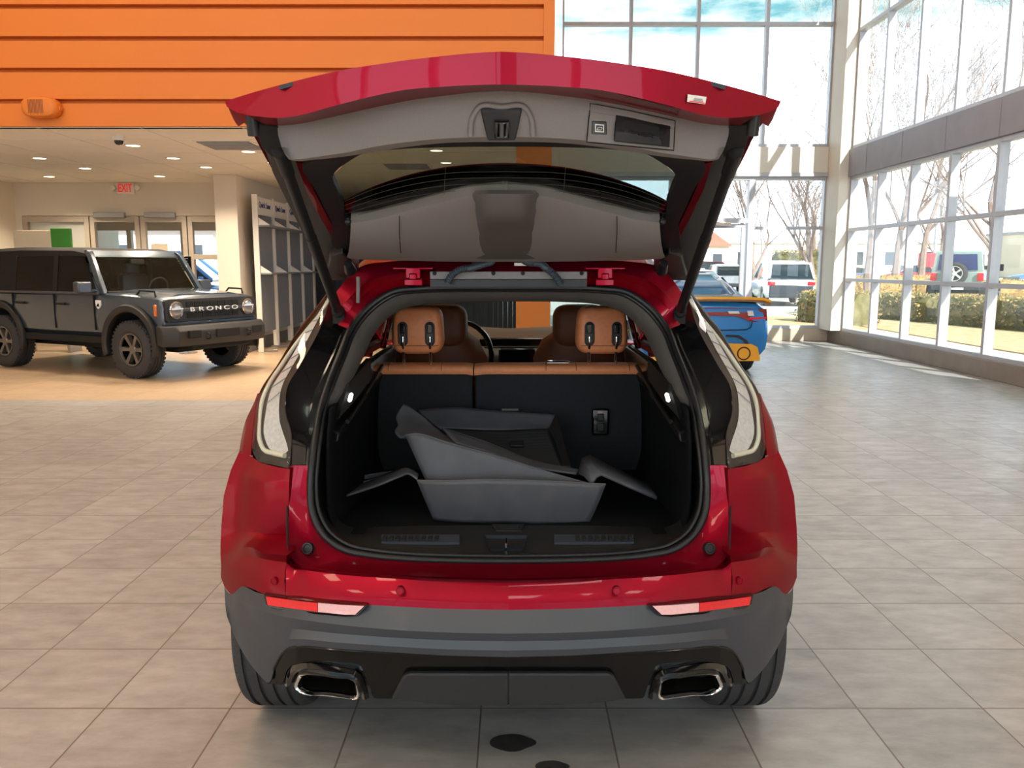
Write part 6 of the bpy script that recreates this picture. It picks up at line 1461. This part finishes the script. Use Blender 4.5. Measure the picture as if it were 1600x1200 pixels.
# ---- off-road car with a spare wheel on its back
M['sage'] = paint('grey green', rgb(158, 178, 170))
def offroad():
    t = thing('spare_wheel_offroader', 'grey green off-road car with a spare wheel on its back, parked outside right', 'car', (17.9, 32.6, -.02), math.radians(53)); t.scale = (1.2, 1.2, 1.2)
    m = MB(); m.loft([[Vector((x, s * a, z)) for s, a, z in ((-1, .70, .62), (-1, .76, .66), (-1, .77, 1.14), (1, .77, 1.14), (1, .76, .66), (1, .70, .62))] for x in (0, .05, 2.6, 2.7)]); m.build('tub', M['sage'], t, local=True, bevel=.02)
    m = MB(); m.loft([[Vector((x, s * a, z)) for s, a, z in ((-1, w, .66), (-1, w, 1.10), (-1, w - .1, 1.16), (1, w - .1, 1.16), (1, w, 1.10), (1, w, .66))] for x, w in ((2.7, .76), (3.6, .70), (3.95, .62))]); m.build('bonnet', M['sage'], t, local=True, bevel=.02)
    m = MB(); m.loft([[Vector((x, s * a, z)) for s, a, z in ((-1, .76, 1.14), (-1, .68, z1), (1, .68, z1), (1, .76, 1.14))] for x, z1 in ((.02, 1.80), (.12, 1.84), (2.0, 1.84), (2.3, 1.78), (2.7, 1.16))]); hd = m.build('hard_top', M['sage'], t, local=True, bevel=.03)
    m = MB(); m.slab([Vector((-.015, a, z)) for a, z in ((-.60, 1.20), (.60, 1.20), (.55, 1.72), (-.55, 1.72))], (.03, 0, 0)); m.build('rear_window', M['backglass'], hd, local=True)
    for s in (-1, 1):
        m = MB(); m.slab([Vector((x, s * y, z)) for x, y, z in ((.25, .755, 1.22), (1.1, .755, 1.22), (1.1, .70, 1.72), (.25, .70, 1.72))], (0, s * .012, 0)); m.build('side_window', M['darkcar'], hd, local=True)
        m = MB(); m.slab([Vector((x, s * y, z)) for x, y, z in ((1.2, .755, 1.22), (2.4, .755, 1.22), (2.1, .70, 1.72), (1.2, .70, 1.72))], (0, s * .012, 0)); m.build('side_window', M['darkcar'], hd, local=True)
        tl = MB().box((-.03, s * .70, .97), (.10, .19, .26)).build('tail_light', M['lampred'], t, local=True, bevel=.02)
        MB().box((-.084, s * .70, .97), (.01, .09, .10)).build('lamp_core', M['lamplit'], tl, local=True)
        MB().box((2.45, s * .98, 1.28), (.08, .20, .24)).build('door_mirror', M['black'], t, local=True, bevel=.03)
        for x in (.45, 3.25):
            MB().box((x, s * .83, .88), (.98, .26, .06)).build('wheel_arch', M['sage'], t, local=True, bevel=.03)
            wheel_parts(t, x, s * .80, .40, .13, s, M['steel'], .24, 5)
    wp = wheel_parts(t, 0, 0, .38, .13, 1, M['refl'], .25, 5); wp.name = 'spare_wheel'
    wp.matrix_basis = Matrix.Translation((-.22, .04, .70)) @ Matrix.Rotation(PI / 2, 4, 'Z')
    MB().box((-.09, .04, 1.08), (.16, .2, .2)).build('spare_carrier', M['black'], t, local=True)
    MB().bb((-.22, -.72, .54), (-.02, .72, .68)).build('rear_bumper', M['clad'], t, local=True, bevel=.03)
    MB().bb((-.235, -.25, .55), (-.215, .25, .62)).build('number_plate', M['lwhite'], t, local=True)
    MB().bb((.1, -.6, .42), (3.8, .6, .64)).build('underbody', M['black'], t, local=True)
offroad()
# ---- poles, signs, cabinets, far buildings
def pole(x, y, h, r, lab, nm='lamp_pole'):
    t = thing(nm, lab, 'pole', (x, y, -.02)); MB().tube([(0, 0, 0), (0, 0, h)], r, 10).build('mast', M['alu'], t, local=True)
    MB().tube([(0, 0, h - .05), (.9, 0, h + .1)], r * .5, 8).build('arm', M['alu'], t, local=True); MB().box((1.0, 0, h + .1), (.5, .22, .1)).build('lamp_head', M['alu'], t, local=True, bevel=.02)
pole(16.2, 55, 9, .09, 'tall grey lamp pole far behind the white SUV'); pole(27, 52, 9, .09, 'tall grey lamp pole on the lawn behind the third right bay')
t = thing('red_sign', 'small red sign on two posts on the lawn outside the third right bay', 'sign', (26.5, 51.5, 0))
for y in (-.5, .5): MB().tube([(y, 0, 0), (y, 0, 2.2)], .05, 8).build('post', M['pr'], t, local=True)
MB().bb((-.75, -.05, 1.5), (.75, .05, 2.4)).build('sign_panel', M['pr'], t, local=True, bevel=.02)
for k, (x, y, s_, l_) in enumerate(((27.4, 45, (1.1, .8, 1.0), 'large dark green utility cabinet behind the hedge at the right picture edge'), (26.2, 45.2, (.5, .6, .8), 'smaller dark green utility cabinet left of the large one'))):
    t = thing('utility_cabinet', l_, 'cabinet', (x, y, -.02))
    M['cab'] = M.get('cab') or mat('dark green metal', rgb(58, 66, 54), .6, .1, var=.1, vs=4)
    MB().bb((-s_[0] / 2, -s_[1] / 2, .05), (s_[0] / 2, s_[1] / 2, s_[2])).build('cabinet_body', M['cab'], t, local=True, bevel=.02)
    MB().bb((-s_[0] / 2 - .05, -s_[1] / 2 - .05, 0), (s_[0] / 2 + .05, s_[1] / 2 + .05, .06)).build('plinth', M['concrete'], t, local=True)
    MB().bb((-.02, -s_[1] / 2 - .02, s_[2] * .45), (.02, -s_[1] / 2, s_[2] * .6)).build('latch', M['steel'], t, local=True)
M['bldg'] = mat('pale building wall', rgb(214, 204, 196), .9, var=.05, vs=.3); M['roofred'] = mat('brown roof', rgb(170, 112, 92), .9, var=.1, vs=.5)
def building(x, y, w, d, h, lab, roof=False, nwin=6):
    t = thing('far_building', lab, 'building', (x, y, -.02)); MB().bb((-w / 2, 0, 0), (w / 2, d, h)).build('wall', M['bldg'], t, local=True)
    if roof:
        MB().add([Vector(p) for p in ((-w / 2 - .4, -.4, h), (w / 2 + .4, -.4, h), (w / 2 + .4, d + .4, h), (-w / 2 - .4, d + .4, h), (-w / 2 + 1, d / 2, h + 2.4), (w / 2 - 1, d / 2, h + 2.4))], [(0, 1, 5, 4), (1, 2, 5), (2, 3, 4, 5), (3, 0, 4), (0, 3, 2, 1)]).build('roof', M['roofred'], t, local=True)
    else: MB().bb((-w / 2 - .2, -.2, h), (w / 2 + .2, d, h + .4)).build('roof', M['band'], t, local=True)
    for k in range(nwin): x0 = -w / 2 + w * (k + .3) / nwin; MB().bb((x0, -.05, h * .35), (x0 + w * .4 / nwin, .05, h * .75)).build('window', M['darkcar'], t, local=True)
building(50, 125, 34, 12, 5, 'long pale building far behind the lawn'); building(22, 120, 20, 12, 4.5, 'brown roofed building far behind the white SUV', True); building(-30, 60, 16, 9, 4.2, 'brown roofed house seen through the entrance doors', True); building(84, 110, 26, 12, 6, 'pale building at the right picture edge with a flag')
t = thing('flag', 'small striped flag hanging at the far pale building on the right', 'flag', (71, 109, 0))
MB().tube([(0, 0, 0), (0, 0, 5)], .05, 8).build('flagpole', M['alu'], t, local=True)
for k in range(6): MB().bb((.06, -.02, 3.0 + k * .25), (2.2, .02, 3.25 + k * .25)).build('stripe', M['pr'] if k % 2 == 0 else M['lwhite'], t, local=True)
MB().bb((.06, -.03, 3.75), (1.0, .03, 4.5)).build('canton', M['pn'], t, local=True)
car('blue_van', 'blue van standing outside the entrance doors at left', 'car', (-13.2, 23.5), 8, M['pb'], 'van')
car('silver_car', 'silver car parked outside the left entrance door', 'car', (-17.5, 28), 5, M['ps'], 'suv')
